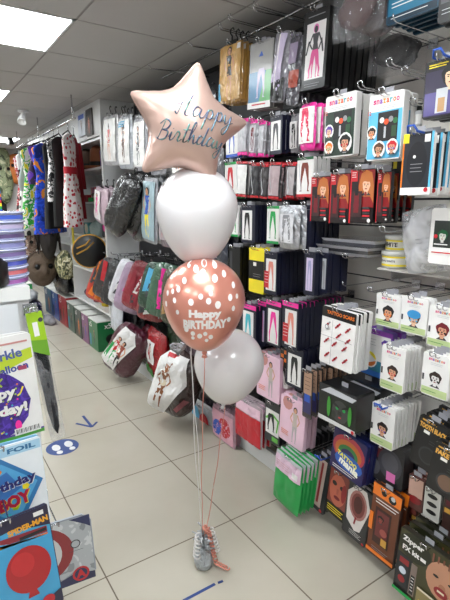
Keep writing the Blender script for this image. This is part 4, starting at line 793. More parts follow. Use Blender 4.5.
# =================================================================== clothes rail
mb = MB(); RX, RZ = 1.2, 2.13
mb.tube([(RX, 4.0, RZ), (RX, 6.5, RZ)], .009, CHROME)
for y in (4.06, 5.3, 6.45): mb.tube([(RX, y, RZ), (RX, y, CEIL+.005)], .006, CHROME)
tag(mb.obj('clothes_rail'), 'chrome clothes rail hung from the ceiling above the dresses', 'clothes rail')
def garment(y, mt, L, wd, ang, label, hem=1.25, sleeve=None, belt=None, x=RX, zt=None, name='dress', cat='dress'):
    e = empty(name, (x, y, RZ), (0, 0, ang)); n = 22; vs = []; fs = []; prof = [(0, .22), (.04, .72), (.08, .95), (.22, .88), (.36, .72), (.42, .78), (.6, .95), (.8, 1.1), (1, hem)]
    for j, (t, k) in enumerate(prof):
        for i in range(n):
            g = 2*math.pi*i/n; a = wd/2*k*math.cos(g); fold = 1+(.35*math.sin(6*g+y*9)*t); vs.append((a, .035*(.6+t)*math.sin(g)*fold, -.09-L*t))
    for j in range(len(prof)-1):
        for i in range(n): fs.append((j*n+i, (j+1)*n+i, (j+1)*n+(i+1) % n, j*n+(i+1) % n))
    mb = MB(); mb.add(vs, fs, mt, True); mb.obj('cloth', e)
    hm = MB(); hm.tube([(0, 0, -.005), (0, .012, .012), (0, 0, .02), (0, -.012, .01)], .003, CHROME); hm.tube([(0, 0, -.005), (0, 0, -.06)], .003, CHROME); hm.tube([(-wd*.42, 0, -.115), (0, 0, -.06), (wd*.42, 0, -.115)], .006, M('black', rough=.4)); hm.obj('hanger', e)
    if sleeve:
        s_ = MB()
        for q in (-1, 1): s_.tube([(q*wd*.38, 0, -.13), (q*wd*.56, .01, -.3), (q*wd*.6, .0, -.55)], [.04, .05, .055], sleeve, 8)
        s_.obj('sleeves', e)
    if belt:
        b_ = MB(); b_.lathe([(1.0, -.03), (1.02, .03)], belt, 22, cap=False); o = b_.obj('belt', e, (0, 0, -.09-L*.39)); o.scale = (wd/2*.79, .043, 1)
    return tag(e, label, cat, 'dresses and costumes on the clothes rail')
cherry = voro('cherry_print', '#e4dcda', '#b81e30', 26, .38)
A0 = math.radians(52)
garment(4.27, cherry, .80, .29, A0, 'white dress with red cherry print and red belt, nearest on the rail', 1.05, x=1.215, belt=M('#b0182a', rough=.6))
garment(4.50, M('#9a1626', rough=.7), .74, .26, math.radians(60), 'plain dark red dress half hidden behind the cherry print dress', .9, x=1.33, sleeve=M('#9a1626', rough=.7))
A1 = math.radians(38)
garment(4.52, M('black', rough=.8), .80, .36, A0, 'black dress directly left of the cherry print dress', 1.1)
garment(4.70, blotch('black_white_print', ['#1a1a1c', '#d8d4d4'], 30), .58, .34, A0, 'short black and white speckled top on the rail', 1.0)
garment(4.88, M('#16161a', rough=.8), .84, .34, A0, 'plain black robe left of the speckled top', 1.1)
garment(5.08, blotch('blue_hawaii_print', ['#0f2470', '#1c3cb8', '#2a58d8', '#1c3cb8', '#e08a30'], 11), .9, .42, A1, 'bright blue shirt with orange flower print', 1.2)
garment(5.30, blotch('purple_trim', ['#5a2a90', '#20102c'], 10), .4, .38, A1, 'short dark purple top behind the blue shirt', 1.0)
garment(5.48, blotch('green_hawaii_print', ['#e8e8dc', '#38b030', '#1c8a30', '#e8e8dc', '#d8d020'], 11), .86, .46, A1, 'green and white print dress on the rail', 1.2, x=1.18)
garment(5.72, M('#8a8e94', rough=.6), .46, .44, A1, 'short plain grey top on the rail', 1.0, x=1.2)
garment(5.90, voro('dalmatian_print', '#d6d2d0', '#222226', 11, .42), .96, .48, A1, 'white dress with big black dalmatian spots', 1.2, x=1.22)
garment(6.20, blotch('red_lace_print', ['#1e1a1c', '#b02c34', '#d8c8c8', '#b02c34'], 16), .96, .50, A1, 'red black and white patterned dress at the far end', 1.2, x=1.25)

# masks on the back wall and under the rail
def mask(x, y, z, w_, h_, c, label, hair=None, face=0, seed=1):
    """a latex mask: shaped shell with brow, nose, eye sockets and mouth, facing -Y"""
    n, m_ = 18, 20; vs = []; fs = []
    for j in range(m_+1):
        v = j/m_*2-1
        for i in range(n+1):
            u = i/n*2-1; rr = math.sqrt(max(0, 1-v*v)); X = u*w_/2*rr*(1-.18*max(0, -v)); dp = .45*w_*rr*math.sqrt(max(0, 1-u*u*.98))
            dp += .12*w_*math.exp(-((u)/.14)**2-((v+.05)/.25)**2); 
            for q in (-1, 1): dp -= .16*w_*math.exp(-((u-q*.4)/.18)**2-((v-.2)/.13)**2)
            dp -= .14*w_*math.exp(-(u/.34)**2-((v+.5)/.09)**2); vs.append((X, -dp, v*h_/2))
    for j in range(m_):
        for i in range(n): fs.append((j*(n+1)+i, j*(n+1)+i+1, (j+1)*(n+1)+i+1, (j+1)*(n+1)+i))
    mb = MB(); mb.add(vs, fs, c, True); o = mb.obj('costume_mask', None, (x, y, z), (0, 0, face)); d = MB()
    for q in (-1, 1): d.lathe([(.001, -.003), (w_*.09, 0), (.001, .003)], M('black', rough=.3), 10, (0, 0, 0)); d.obj('eye_hole', o, (q*w_*.2, -.36*w_, h_*.1), (math.pi/2, 0, 0)); d = MB()

    if hair:
        hm = MB(); rnd = random.Random(seed)
        for k in range(26):
            a = math.pi*k/25; hx = math.cos(a)*w_*.5; hz = h_*.1+math.sin(a)*h_*.42; hm.tube([(hx, -.02, hz), (hx*1.15, -.01, hz-.1*rnd.random()), (hx*1.2+.02*rnd.uniform(-1, 1), -.02, hz-h_*.5*rnd.uniform(.5, 1))], [.016, .018, .006], hair, 5)
        hm.obj('hair', o)
    return tag(o, label, 'mask')
p = onY(4, 175, 8.5); mask(p.x, 8.52, p.z, .3, .95, blotch('swamp_mask', ['#3c4430', '#7c8464', '#b0b090'], 9), 'long pale green creature mask on the back wall')
p = onY(16, 169, 8.5); mask(p.x, 8.52, p.z, .3, .50, M('#b8682c', rough=.6), 'orange mask with dark eyes on the back wall')
p = onY(1, 200, 8.4)
mb = MB(); 
for k in range(12): mb.box((-.03, -.01, -.05*k-.05), (.03, .01, -.05*k), M(['red', 'yellow', 'green', 'blue', 'orange', 'purple'][k % 6], rough=.6))
tag(mb.obj('rainbow_ribbon', None, (p.x-.02, 8.45, p.z+.3)), 'rainbow striped strip hanging at the back doorway', 'ribbon')
p = onX(30, 245, 1.2); mask(1.15, p.y, p.z, .26, .42, blotch('cat_mask', ['#3a2c26', '#c8a898', '#a88878', '#e8d8c8'], 20), 'pinkish cat face mask hanging below the patterned dress', M('#4a3c34', rough=.9))
p = onX(40, 268, 1.2); mask(1.2, p.y-.1, p.z, .36, .42, M('#5a4a3c', rough=.8, bump=.8, bs=40), 'brown hairy animal mask below the dresses', M('#4a3a30', rough=.9), seed=4)
p = onX(48, 238, 1.25); mask(1.25, p.y, p.z, .2, .5, M('#241e1c', rough=.7), 'dark mask below the blue shirt', M('#1c1614', rough=.9), seed=5)
p = onZ(36, 308, 0)
blob('bagged_costume', 1.15, 6.3, 0, .16, .2, .16, blotch('dark_print', ['#141424', '#28345a', '#5a2c50', '#c8c8d0'], 14, .3), 'dark blue patterned bag on the floor under the masks', 'bag', 11)
blob('bagged_costume', 1.12, 6.35, .20, .16, .2, .10, M('#a8acb0', rough=.25, bump=.8, coat=.6), 'clear silvery bag on top of the dark patterned bag', 'bag', 12)
blob('bagged_costume', 1.1, 6.25, .33, .06, .06, .05, M('orange', rough=.4), 'small orange and red pouch on the silvery bag', 'bag', 13)
blob('bagged_costume', 1.25, 5.75, 0, .07, .14, .07, M('#8a8a90', rough=.25, bump=.8, coat=.6), 'grey and pink wrapped roll on the floor before the boxes', 'bag', 14)
# small white spotlight on the ceiling, dark camera by the far light
p = onZ(23, 110, CEIL); mb = MB(); mb.lathe([(.05, 0), (.05, -.02)], WHITE_LAM, 16); o = mb.obj('ceiling_spotlight', None, (p.x, p.y, CEIL)); 
mb = MB(); mb.lathe([(.02, 0), (.028, .03), (.042, .11), (.038, .11), (.001, .08)], WHITE_LAM, 16); mb.obj('spotlight_head', o, (0, 0, -.03), (math.radians(150), math.radians(20), 0)); mb = MB(); mb.tube([(0, 0, -.02), (0, 0, -.05)], .01, WHITE_LAM); mb.obj('neck', o)
tag(o, 'small white cone spotlight on the ceiling above the dresses', 'spotlight')
p = onZ(10, 138, CEIL); mb = MB(); mb.lathe([(.04, 0), (.04, -.03)], M('black'), 12); o = mb.obj('security_camera', None, (p.x, p.y, CEIL)); mb = MB(); mb.box((-.03, -.08, -.09), (.03, .08, -.03), M('black', rough=.4)); mb.obj('camera_body', o); tag(o, 'small black security camera beside the farthest ceiling light', 'camera')

# =================================================================== left foreground
CX, CY = .27, 1.46
mb = MB(); mb.box((-.55, CY+.015, .0), (CX-.003, CY+.6, 1.165), WHITE_LAM); cb = mb.obj('white_cabinet', None)
mb = MB(); mb.box((-.57, CY, 1.165), (CX, CY+.62, 1.205), M('white_top', rough=.3, col='#e0e0de', var=.02)); mb.obj('worktop', cb)
pd = onY(18, 310, CY); mb = MB(); mb.box((-.5, CY+.003, .1), (pd.x, CY+.014, 1.155), M('cabinet_door_white', rough=.3, col='#d4d6da', var=.02)); d_ = mb.obj('door', cb); mb = MB(); mb.tube([(-.44, CY-.02, .9), (-.44, CY-.02, 1.05)], .006, CHROME); mb.obj('handle', d_)
tag(cb, 'white cabinet at the left edge carrying the round tubs', 'cabinet')
tc_ = ['#3c5cc8', '#b8aed0', '#5a4a78', '#8a8cc0', '#7a6aa0', '#4858b8', '#d07078', '#9858a0']
for i, c in enumerate(tc_):
    z = 1.2055+(7-i)*.0275; r = .095; pt = onY(27, 250, 1.58); cx = pt.x-r
    mb = MB(); mb.lathe([(r*.93, .0), (r*.95, .003), (r*.95, .021), (r*.9, .0215)], M('tub_plastic', rough=.15, col='#b0b4d0', coat=.5), 30); o = mb.obj('round_tub', None, (cx, 1.58, z))
    mb = MB(); mb.lathe([(r*.955, .005), (r*.955, .017)], M(c, rough=.3, coat=.4), 30, cap=False); mb.obj('contents', o)
    mb = MB(); mb.lathe([(r*.96, .0215), (r, .022), (r, .0262), (r*.96, .0268)], M('tub_lid_clear', rough=.15, col='#b8bedc', coat=.5), 30); mb.obj('lid', o)
    tag(o, 'round plastic tub with %s contents, %s' % (('blue', 'pale lilac', 'dark purple', 'grey blue', 'muted violet', 'deep blue', 'coral red', 'magenta')[i], ('topmost of the stack', 'second from the top', 'third from the top', 'fourth from the top', 'fourth from the bottom', 'third from the bottom', 'second from the bottom', 'at the stack bottom')[i]), 'tub', 'round tubs stacked on the white cabinet')
mb = MB(); mb.lathe([(.03, 0), (.045, .01), (.045, .07), (.03, .085), (.012, .09), (.012, .1)], M('black', rough=.3), 20); p = onY(-7, 282, 1.5); o = mb.obj('black_canister', None, (p.x, 1.50, 1.2055)); tag(o, 'black rounded canister on the cabinet at the left edge', 'canister')

def lpack(pt_tr, w, h, Y, mk, label, cat, name, tilt=0., yaw=0, hk=True, group=None):
    """front faces the camera side (-Y); pt_tr = pixel of the top right corner"""
    c = onY(pt_tr[0], pt_tr[1], Y); o = mk(w, h); o.name = name; o.location = (c.x-w/2, Y, c.z); o.rotation_euler = (math.radians(tilt), 0, math.pi/2+math.radians(yaw)); tag(o, label, cat, group)
    if hk:
        q = D.objects.new('peg_hook', hook_mesh(CY-Y+.012)); COL.objects.link(q); q.location = (c.x-w/2, CY+.003, c.z-.008); q.rotation_euler = (0, 0, math.pi/2); tag(q, 'peg hook on the cabinet front holding the %s' % ' '.join(label.split()[:6]), 'hook', 'peg hooks on the cabinet front')
    return o
def hb(A):
    A.rect(.01, .01, .99, .99, 'white'); A.poly([(.0, .72), (.55, .66), (.985, .76), (.985, .86), (.5, .8), (0, .86)], '#b8cc30'); A.text('Sparkle', .62, .81, .5, '#4a5a9a', rot=.06, bold=.03); A.text('Balloon', .72, .69, .4, '#3a4a96', rot=.08, bold=.03); A.lines(.62, .95, .93, 1, .04, 'rose', .005); A.rect(.8, .66, .9, .7, '#a04060')
    pm = blotch('purple_confetti', ['#32206c', '#442a8c', '#442a8c', '#5a3cae'], 60, .3)
    n = 36; A.put([(.45+(.43+.012*math.cos(12*k*2*math.pi/n*1))*math.cos(2*math.pi*k/n), .36+.33*math.sin(2*math.pi*k/n)) for k in range(n)], [list(range(n))], pm)
    rnd = random.Random(3)
    for k in range(46):
        a = rnd.uniform(0, 6.28); r = rnd.uniform(.3, .95); A.ell(.45+.41*r*math.cos(a), .36+.31*r*math.sin(a), .013, None, rnd.choice(['yellow', 'hot', 'turq', 'lime', 'orange']), n=6); A.k -= 1
    A.k += 1
    A.line([(.82, .5), (.78, .44), (.74, .42)], .004, 'yellow'); A.line([(.6, .62), (.54, .58), (.58, .54)], .004, 'lime'); A.ell(.7, .13, .04, .05, 'hot')
    for dx, dy, c in ((.008, -.006, '#1a1038'), (0, 0, 'white')): A.text('Happy', .45+dx, .46+dy, .56, c, hgt=.13, bold=.05); A.text('Birthday!', .46+dx, .29+dy, .76, c, hgt=.13, bold=.05)
    A.rect(.0, .0, 1, .035, '#4c9a3c'); A.rect(0, .035, 1, .05, 'purple'); A.rect(.64, .03, .96, .1, 'white')
    for k in range(16): A.rect(.66+.018*k, .045, .66+.018*k+(.006 if k % 3 else .011), .09, 'black'); A.k -= 1
    A.k += 1
lpack((30, 334), .205, .283, 1.25, card(.004, 'white', hb, tab=False), 'white balloon packet with purple Happy Birthday disc, left edge', 'balloon packet', 'balloon_packet', tilt=-3)
lpack((27, 331), .205, .283, 1.272, card(.004, 'white', lambda A: A.rect(0, .95, 1, .97, 'sky'), tab=False), 'white balloon packet peeking out behind the purple disc packet', 'balloon packet', 'balloon_packet', hk=False)
def bb(A):
    A.rect(.01, .01, .99, .99, '#e8ecf0'); A.rect(.0, .88, .99, .98, '#a8d0e8'); A.text('FOIL', .76, .93, .34, '#2a6a9a', hgt=.055, bold=.04)
    A.poly([(.5, .88), (.97, .52), (.62, .06), (.08, .42)], '#2f78b4'); A.poly([(.5, .82), (.9, .52), (.6, .13), (.15, .43)], '#58a8d8'); A.poly([(.2, .6), (.55, .72), (.7, .5), (.3, .35)], '#3c74b8')
    for x, y, c in ((.25, .62, 'yellow'), (.6, .3, 'lime'), (.75, .5, 'yellow'), (.45, .74, 'orange'), (.35, .3, 'lime'), (.5, .22, 'turq')): A.ell(x, y, .05, None, c, n=5)
    for dx, dy, c in ((.008, -.008, 'white'), (0, 0, '#2c2a6c')): A.text('Birthday', .56+dx, .56+dy, .66, c, hgt=.13, rot=.1, bold=.04)
    for dx, dy, c in ((.008, -.008, 'yellow'), (0, 0, '#b01c3c')): A.text('BOY', .60+dx, .38+dy, .40, c, hgt=.15, rot=.1, bold=.06)
lpack((40, 437), .205, .26, 1.22, card(.004, '#dfe6ee', bb, tab=False), 'pale blue balloon packet with blue diamond reading Birthday Boy', 'balloon packet', 'balloon_packet', tilt=-2)
lpack((38, 434), .205, .26, 1.243, card(.004, '#8ac0e0', None, tab=False), 'light blue packet edge behind the Birthday Boy packet', 'balloon packet', 'balloon_packet', hk=False)
def sp(A):
    A.rect(.01, .01, .99, .99, '#3fa0d0'); A.poly([(0, .84), (.5, .88), (.99, .8), (.99, .99), (0, .99)], '#221c3c'); A.poly([(0, .78), (.3, .82), (.5, .77), (.95, .74), (.95, .80), (0, .86)], '#8a2030'); A.poly([(0, .76), (.3, .79), (.45, .75), (.95, .72), (.95, .735), (0, .775)], 'orange')
    A.text('SPIDER-MAN', .74, .865, .48, '#e8a428', hgt=.055, rot=.05, bold=.05); A.lines(.1, .4, .94, 1, .02, 'white'); A.rect(.82, .92, .94, .96, 'white'); A.rect(.62, .76, .94, .79, '#14141c')
    A.ell(.66, .47, .27, .22, '#b0141e', n=30); A.ell(.60, .54, .14, .11, '#c4222a', n=24); A.poly([(.62, .27), (.70, .27), (.73, .2), (.59, .2)], '#b0141e'); A.poly([(.6, .05), (.99, .16), (.99, 0), (.6, 0)], '#221c3c'); A.ell(.82, .1, .08, None, 'red')
lpack((47, 505), .20, .31, 1.12, card(.004, '#2a2848', sp, tab=False), 'blue balloon packet with a plain red balloon, at lower left', 'balloon packet', 'balloon_packet', tilt=-4, hk=True, yaw=0)
def shp(A):
    A.rect(.02, .02, .98, .98, blotch('crumpled_silver_print', ['#8e9296', '#b4b8bc', '#d0d2d4'], 14, .35)); A.ell(.2, .55, .52, .42, '#8e2a30', n=30); A.ell(.16, .55, .4, .33, '#c8c8c8', n=30); A.ell(.12, .55, .27, .22, '#8e2a30', n=30); A.ell(.75, .6, .07, None, 'dgrey', n=12); A.ell(.75, .6, .055, None, '#b4b8bc', n=12); A.lines(.65, .85, .5, 1, .03, 'dgrey')
    A.poly([(0, 0), (.98, 0), (.98, .1), (.7, .16), (.3, .06), (0, .1)], '#2a2c50'); A.ell(.78, .13, .12, None, 'red', n=16); A.ell(.78, .13, .09, None, '#2a2c50', n=16); A.text('A', .78, .13, .14, 'red', bold=.06); A.poly([(.7, .98), (.98, .98), (.98, .8), (.9, .86)], '#30345c')
lpack((89, 510), .215, .235, 1.30, card(.006, '#9aa0aa', shp, cut=.02, tab=False), 'grey packet with red and white banded disc, turned corners, beside the red balloon packet', 'balloon packet', 'balloon_packet', tilt=-2, yaw=-8)
# long slim packet with lime header
def slim(w, h):
    f = pil(w, h, .02, 2); o = body_bag(w, h, .02, film(.3), f).obj('packet')
    mb = MB(); vs = []; fs = []; rows = [(-.02, .38), (-.12, .42), (-.2, .40), (-.28, .34), (-.34, .34), (-.41, .2), (-.43, .05)]
    for z, k in rows:
        for i in range(10): g = 2*math.pi*i/10; vs.append((.009*math.cos(g), -w*.0+w*k*math.sin(g), z*h/.46))
    for j in range(len(rows)-1):
        for i in range(10): fs.append((j*10+i, j*10+(i+1) % 10, (j+1)*10+(i+1) % 10, (j+1)*10+i))
    mb.add(vs, fs, M('#1c1e22', rough=.8, bump=.8, bs=80), True); mb.obj('dark_feathers', o)
    A = Art(w, h, lambda u, v: .011); A.rect(.04, .72, .96, .99, '#9cc422'); A.poly([(.04, .72), (.96, .66), (.96, .78), (.04, .80)], '#6aa028'); A.rect(.3, .82, .6, .92, 'white'); A.ell(.8, .93, .14, None, 'dgrey'); A.obj('lime_header', o); return o
lpack((41, 309), .05, .44, 1.43, slim, 'long slim packet with lime header and dark feathers beside the cabinet', 'feather packet', 'feather_packet', hk=True, yaw=0, tilt=-6)

# =================================================================== balloons
BX, BY = .825, 1.385
def balloon_prof(R, st=1.22):
    def rz(a):  # a 0 top .. pi bottom
        c_ = math.cos(a); z = R*c_*(1.0 if c_ > 0 else st); r = R*math.sin(a)*(1-.10*max(0, -c_)**1.5-.06*max(0, -c_)); return r, z
    return rz
def make_balloon(c, R, mt, tilt, label, st=1.22, prints=None, ridge=None):
    rz = balloon_prof(R, st); root = empty('latex_balloon', c, tilt); n = 40; m_ = 30; prof = []
    for j in range(m_+1): prof.append(rz(math.pi*(.0008+.985*j/m_)))
    mb = MB(); zb = prof[-1][1]; prof += [(.010, zb-.008), (.007, zb-.016)]
    mb.lathe(prof, mt, n); mb.obj('balloon_skin', root)
    k = MB(); k.lathe([(.005, zb-.028), (.011, zb-.025), (.008, zb-.018), (.006, zb-.014)], mt, 12); k.obj('knot', root)
    if prints: prints(root, rz, R)
    return tag(root, label, 'balloon')
pearl = M('pearl_white_latex', rough=.28, coat=.6, col='#e4e1e3', var=.02); pearl2 = M('pearl_white_latex_two', rough=.28, coat=.6, col='#dfdadb', var=.02)
for _p in (pearl, pearl2):
    b = _p.node_tree.nodes['Principled BSDF']; b.inputs['Subsurface Weight'].default_value = .25; b.inputs['Subsurface Radius'].default_value = (.05, .04, .04); b.inputs['Coat Roughness'].default_value = .1
rose = M('rose_gold_latex', rough=.3, metal=.55, coat=.5, col='#e29684', var=.02)
wc = onY(197, 213, BY); make_balloon((wc.x, BY, wc.z+.014), .140, pearl, (0, 0, 0), 'pearl white balloon, upper one just below the star', st=1.4)
tc2 = onY(229, 362, BY+.1); make_balloon((tc2.x, BY+.1, tc2.z-.004), .144, pearl2, (math.radians(4), math.radians(6), 0), 'pearl white balloon, lower one half behind the coral balloon', st=1.22)
pw = M('white_print', rough=.35, col='#f2ecea', var=.02)
def conf(root, rz, R):
    view = math.atan2(-BY, -BX)+.02
    mb = MB()
    def put(pts, fs, off=.0012):
        out = []
        for u, v in pts:      # u metres round the balloon, v height on it
            a = math.acos(max(-1, min(1, v/(R*(1 if v > 0 else 1.3))))); r, z = rz(a); g = view+u/max(r, .25*R); r += off; out.append((r*math.cos(g), r*math.sin(g), z+(off if v > 0 else 0)))
        mb.add(out, fs, pw)
    rnd = random.Random(5); pl = []
    SQ = .9; spots = [(-.03, .128, .012), (-.005, .118, .011), (.036, .098, .013), (.075, .11, .011), (.04, .14, .012), (-.075, .09, .011), (-.1, .06, .011), (-.118, .02, .010), (-.128, .05, .009), (-.105, -.02, .009), (-.05, .02, .012), (-.015, .04, .010), (.02, .05, .009), (.012, .024, .011), (.045, .01, .013),
             (-.07, -.085, .011), (-.045, -.1, .010), (-.02, -.11, .011), (0, -.1, .009), (.02, -.115, .010), (-.045, -.12, .008), (.005, -.13, .008), (.095, .03, .012), (.115, .07, .011), (.11, -.01, .010), (.09, -.05, .010), (.13, .03, .009), (-.16, .04, .01), (-.17, .0, .01), (.0, .145, .012), (-.06, .14, .01)]
    for k in range(30): spots.append((rnd.uniform(.23, .66), rnd.uniform(-.08, .08), rnd.uniform(.008, .013)))
    for u, v, r in spots:
        u *= SQ; v *= SQ; r *= .85
        sx = 1/max(.35, math.sqrt(max(.05, 1-(v/R)**2)))
        n = 12; put([(u+r*.9*math.cos(2*math.pi*k/n), v+r*1.1*math.sin(2*math.pi*k/n)) for k in range(n)], [list(range(n))])
    mb.obj('white_dots', root)
    mb = MB()
    for t, wd, hg, v0, u0 in (('Happy', .105, .034, -.022, .0), ('BIRTHDAY', .145, .032, -.056, .0)):
        vs, fs = text_geo(t, .06); x0 = min(p[0] for p in vs); x1 = max(p[0] for p in vs); y0 = min(p[1] for p in vs); y1 = max(p[1] for p in vs)
        put([(u0+(p[0]-(x0+x1)/2)/(x1-x0)*wd, v0+(p[1]-(y0+y1)/2)/(y1-y0)*hg) for p in vs], fs, .002)
    mb.obj('white_lettering', root)
cc = onY(204, 301, BY-.06); make_balloon((cc.x, BY-.06, cc.z+.006), .141, rose, (math.radians(0), math.radians(0), 0), 'rose gold balloon printed Happy Birthday with white dots', prints=conf, st=1.3)

# foil star
def star():
    R = .206; N = 5; ctrl = []
    for k in range(10):
        a = math.pi/2+math.pi*k/5; r = R if k % 2 == 0 else R*.56; ctrl.append(Vector((r*math.cos(a), r*math.sin(a), 0)))
    out = []
    for k in range(10):
        p0, p1, p2 = ctrl[k-1], ctrl[k], ctrl[(k+1) % 10]; rr = .16 if k % 2 == 0 else .3
        a = p1.lerp(p0, rr); b = p1.lerp(p2, rr)
        for t in (0, .33, .66, 1): out.append(a.lerp(p1, t).lerp(p1.lerp(b, t), t))
        nx = p2.lerp(p1, .3 if k % 2 == 0 else .16)
        for t in (.2, .4, .6, .8): out.append(b.lerp(nx, t))
    n = len(out)
    def dist(p):
        d = 9
        for i in range(n):
            a, b = out[i], out[(i+1) % n]; ab = b-a; t = max(0, min(1, (p-a).dot(ab)/ab.dot(ab))); d = min(d, (p-(a+ab*t)).length)
        return d
    import numpy as np
    # inflated foil: the membrane equation solved over the outline gives the swell of the front and back
    NG = 150; ext = R*1.02; xs = np.linspace(-ext, ext, NG); gx, gy = np.meshgrid(xs, xs); inside = np.zeros((NG, NG), bool)
    for i in range(n):
        a, b = out[i], out[(i+1) % n]
        if abs(a.y-b.y) < 1e-9: continue
        cr = ((a.y > gy) != (b.y > gy)) & (gx < (b.x-a.x)*(gy-a.y)/(b.y-a.y)+a.x); inside ^= cr
    phi = np.zeros((NG, NG)); hh_ = (xs[1]-xs[0])**2
    for _ in range(5000):
        ph2 = .25*(np.roll(phi, 1, 0)+np.roll(phi, -1, 0)+np.roll(phi, 1, 1)+np.roll(phi, -1, 1)+hh_); phi = np.where(inside, ph2, 0)
    top_ = phi.max()
    def swell(x, y):
        fx = (x+ext)/(2*ext)*(NG-1); fy = (y+ext)/(2*ext)*(NG-1); ix = min(max(int(fx), 0), NG-2); iy = min(max(int(fy), 0), NG-2); tx, ty = fx-ix, fy-iy
        v = phi[iy, ix]*(1-tx)*(1-ty)+phi[iy, ix+1]*tx*(1-ty)+phi[iy+1, ix]*(1-tx)*ty+phi[iy+1, ix+1]*tx*ty
        return .092*(max(0, v)/top_)**.44
    rings = [1, .98, .95, .91, .86, .8, .73, .65, .56, .46, .35, .24, .12]; vs = []; fs = []
    for side in (1, -1):
        for s_ in rings:
            for i, p in enumerate(out):
                q = p*s_; hh = 0 if s_ == 1 else swell(q.x, q.y)*(1+.10*math.sin(i*2.1)*max(0, (s_-.72)/.28)); vs.append((q.x, q.y, side*hh))
        vs.append((0, 0, side*swell(0, 0)))
    K = len(rings)*n+1
    for s_ in (0, 1):
        for j in range(len(rings)-1):
            for i in range(n):
                q = [s_*K+j*n+i, s_*K+j*n+(i+1) % n, s_*K+(j+1)*n+(i+1) % n, s_*K+(j+1)*n+i]; fs.append(q if s_ == 0 else q[::-1])
        for i in range(n):
            q = [s_*K+(len(rings)-1)*n+i, s_*K+(len(rings)-1)*n+(i+1) % n, s_*K+K-1]; fs.append(q if s_ == 0 else q[::-1])
    mt = M('rose_foil', rough=.33, metal=.5, coat=.3, bump=.06, bs=14, col='#cfaea2', var=.02)
    mb = MB(); mb.add(vs, fs, mt, True)
    from mathutils.bvhtree import BVHTree
    bvh = BVHTree.FromPolygons([Vector(v) for v in vs], fs)
    c = onY(187.5, 128, BY-.03); e = empty('star_balloon', (c.x, BY-.03, c.z))
    # face the star towards the aisle entrance, tipped a little clockwise
    look = (CAMP-Vector(e.location)); look.z = 0; look.normalize(); ang = math.atan2(look.y, look.x)+math.radians(10)
    Zv = Vector((math.cos(ang), math.sin(ang), 0)); Xv = Vector((0, 0, 1)).cross(Zv); Yv = Zv.cross(Xv)
    ro = Matrix((Xv, Yv, Zv)).transposed() @ Matrix.Rotation(math.radians(-11), 3, 'Z'); e.rotation_euler = ro.to_euler()
    mb.obj('foil_skin', e)
    sm = MB(); sm.tube([Vector(p) for p in out]+[out[0]], .0022, mt, 5); sm.obj('seam', e)
    rim = MB(); rim.tube([(-.02, -R*.52, 0), (-.025, -R*.62, 0)], [.01, .014], mt, 8); rim.obj('filling_tail', e)
    # holographic script lettering, strokes laid on the foil
    holo = D.materials.new('holographic_print'); holo.use_nodes = True; nt = holo.node_tree; b = nt.nodes['Principled BSDF']; b.inputs['Metallic'].default_value = .5; b.inputs['Roughness'].default_value = .35
    tc = nt.nodes.new('ShaderNodeTexCoord'); nz = nt.nodes.new('ShaderNodeTexNoise'); nz.inputs['Scale'].default_value = 22; nt.links.new(tc.outputs['Object'], nz.inputs[0]); rp = nt.nodes.new('ShaderNodeValToRGB')
    for i, (ps, cl) in enumerate(((.3, '#2c3c42'), (.42, '#5c8090'), (.5, '#4a4868'), (.58, '#78a8a0'), (.7, '#2c363c'))):
        el = rp.color_ramp.elements[i] if i < 2 else rp.color_ramp.elements.new(ps); el.position = ps; el.color = (*srgb(cl), 1)
    nt.links.new(nz.outputs['Fac'], rp.inputs[0]); nt.links.new(rp.outputs[0], b.inputs['Base Color'])
    G = {'H': [[(0, .1), (.15, .0), (.25, .5), (.3, 1.0)], [(.0, .45), (.3, .55), (.6, .6)], [(.75, 1.05), (.62, .6), (.55, .1), (.7, 0), (.85, .15)]], 'a': [[(.45, .4), (.2, .48), (.05, .2), (.15, 0), (.35, .1), (.48, .42), (.45, .1), (.6, 0), (.75, .15)]],
         'p': [[(.0, .1), (.15, .45), (.1, .0), (.0, -.55)], [(.12, .3), (.3, .48), (.45, .3), (.35, .02), (.15, .05)], [(.38, .03), (.6, .15)]], 'y': [[(0, .4), (.05, .1), (.2, .0), (.4, .42)], [(.42, .42), (.35, -.2), (.15, -.55), (.0, -.35), (.3, -.05), (.6, .15)]],
         'B': [[(.1, 0), (.2, .5), (.28, 1.0)], [(0, .8), (.3, 1.08), (.62, .9), (.5, .6), (.25, .52)], [(.25, .52), (.6, .45), (.55, .1), (.25, -.02), (.0, .1)]], 'i': [[(0, .15), (.12, .42), (.1, .1), (.2, 0), (.35, .15)], [(.17, .6), (.19, .64)]],
         'r': [[(0, .15), (.12, .48), (.3, .4), (.25, .1), (.35, 0), (.5, .15)]], 't': [[(.22, 1.0), (.13, .1), (.26, 0), (.42, .15)], [(-.05, .62), (.42, .7)]], 'h': [[(0, .15), (.28, .9), (.22, 1.15), (.1, .8), (.06, 0)], [(.08, .1), (.28, .45), (.36, .1), (.45, 0), (.58, .15)]],
         'd': [[(.4, .38), (.15, .45), (.03, .15), (.15, 0), (.35, .15), (.55, 1.0)], [(.55, 1.0), (.42, .1), (.55, 0), (.68, .15)]]}
    adv = {'H': .95, 'a': .75, 'p': .62, 'y': .65, 'B': .72, 'i': .35, 'r': .5, 't': .42, 'h': .58, 'd': .68}
    tb = MB()
    def hgt(x, y):
        h_ = bvh.ray_cast(Vector((x, y, 1)), Vector((0, 0, -1))); return h_[0].z if h_[0] else 0
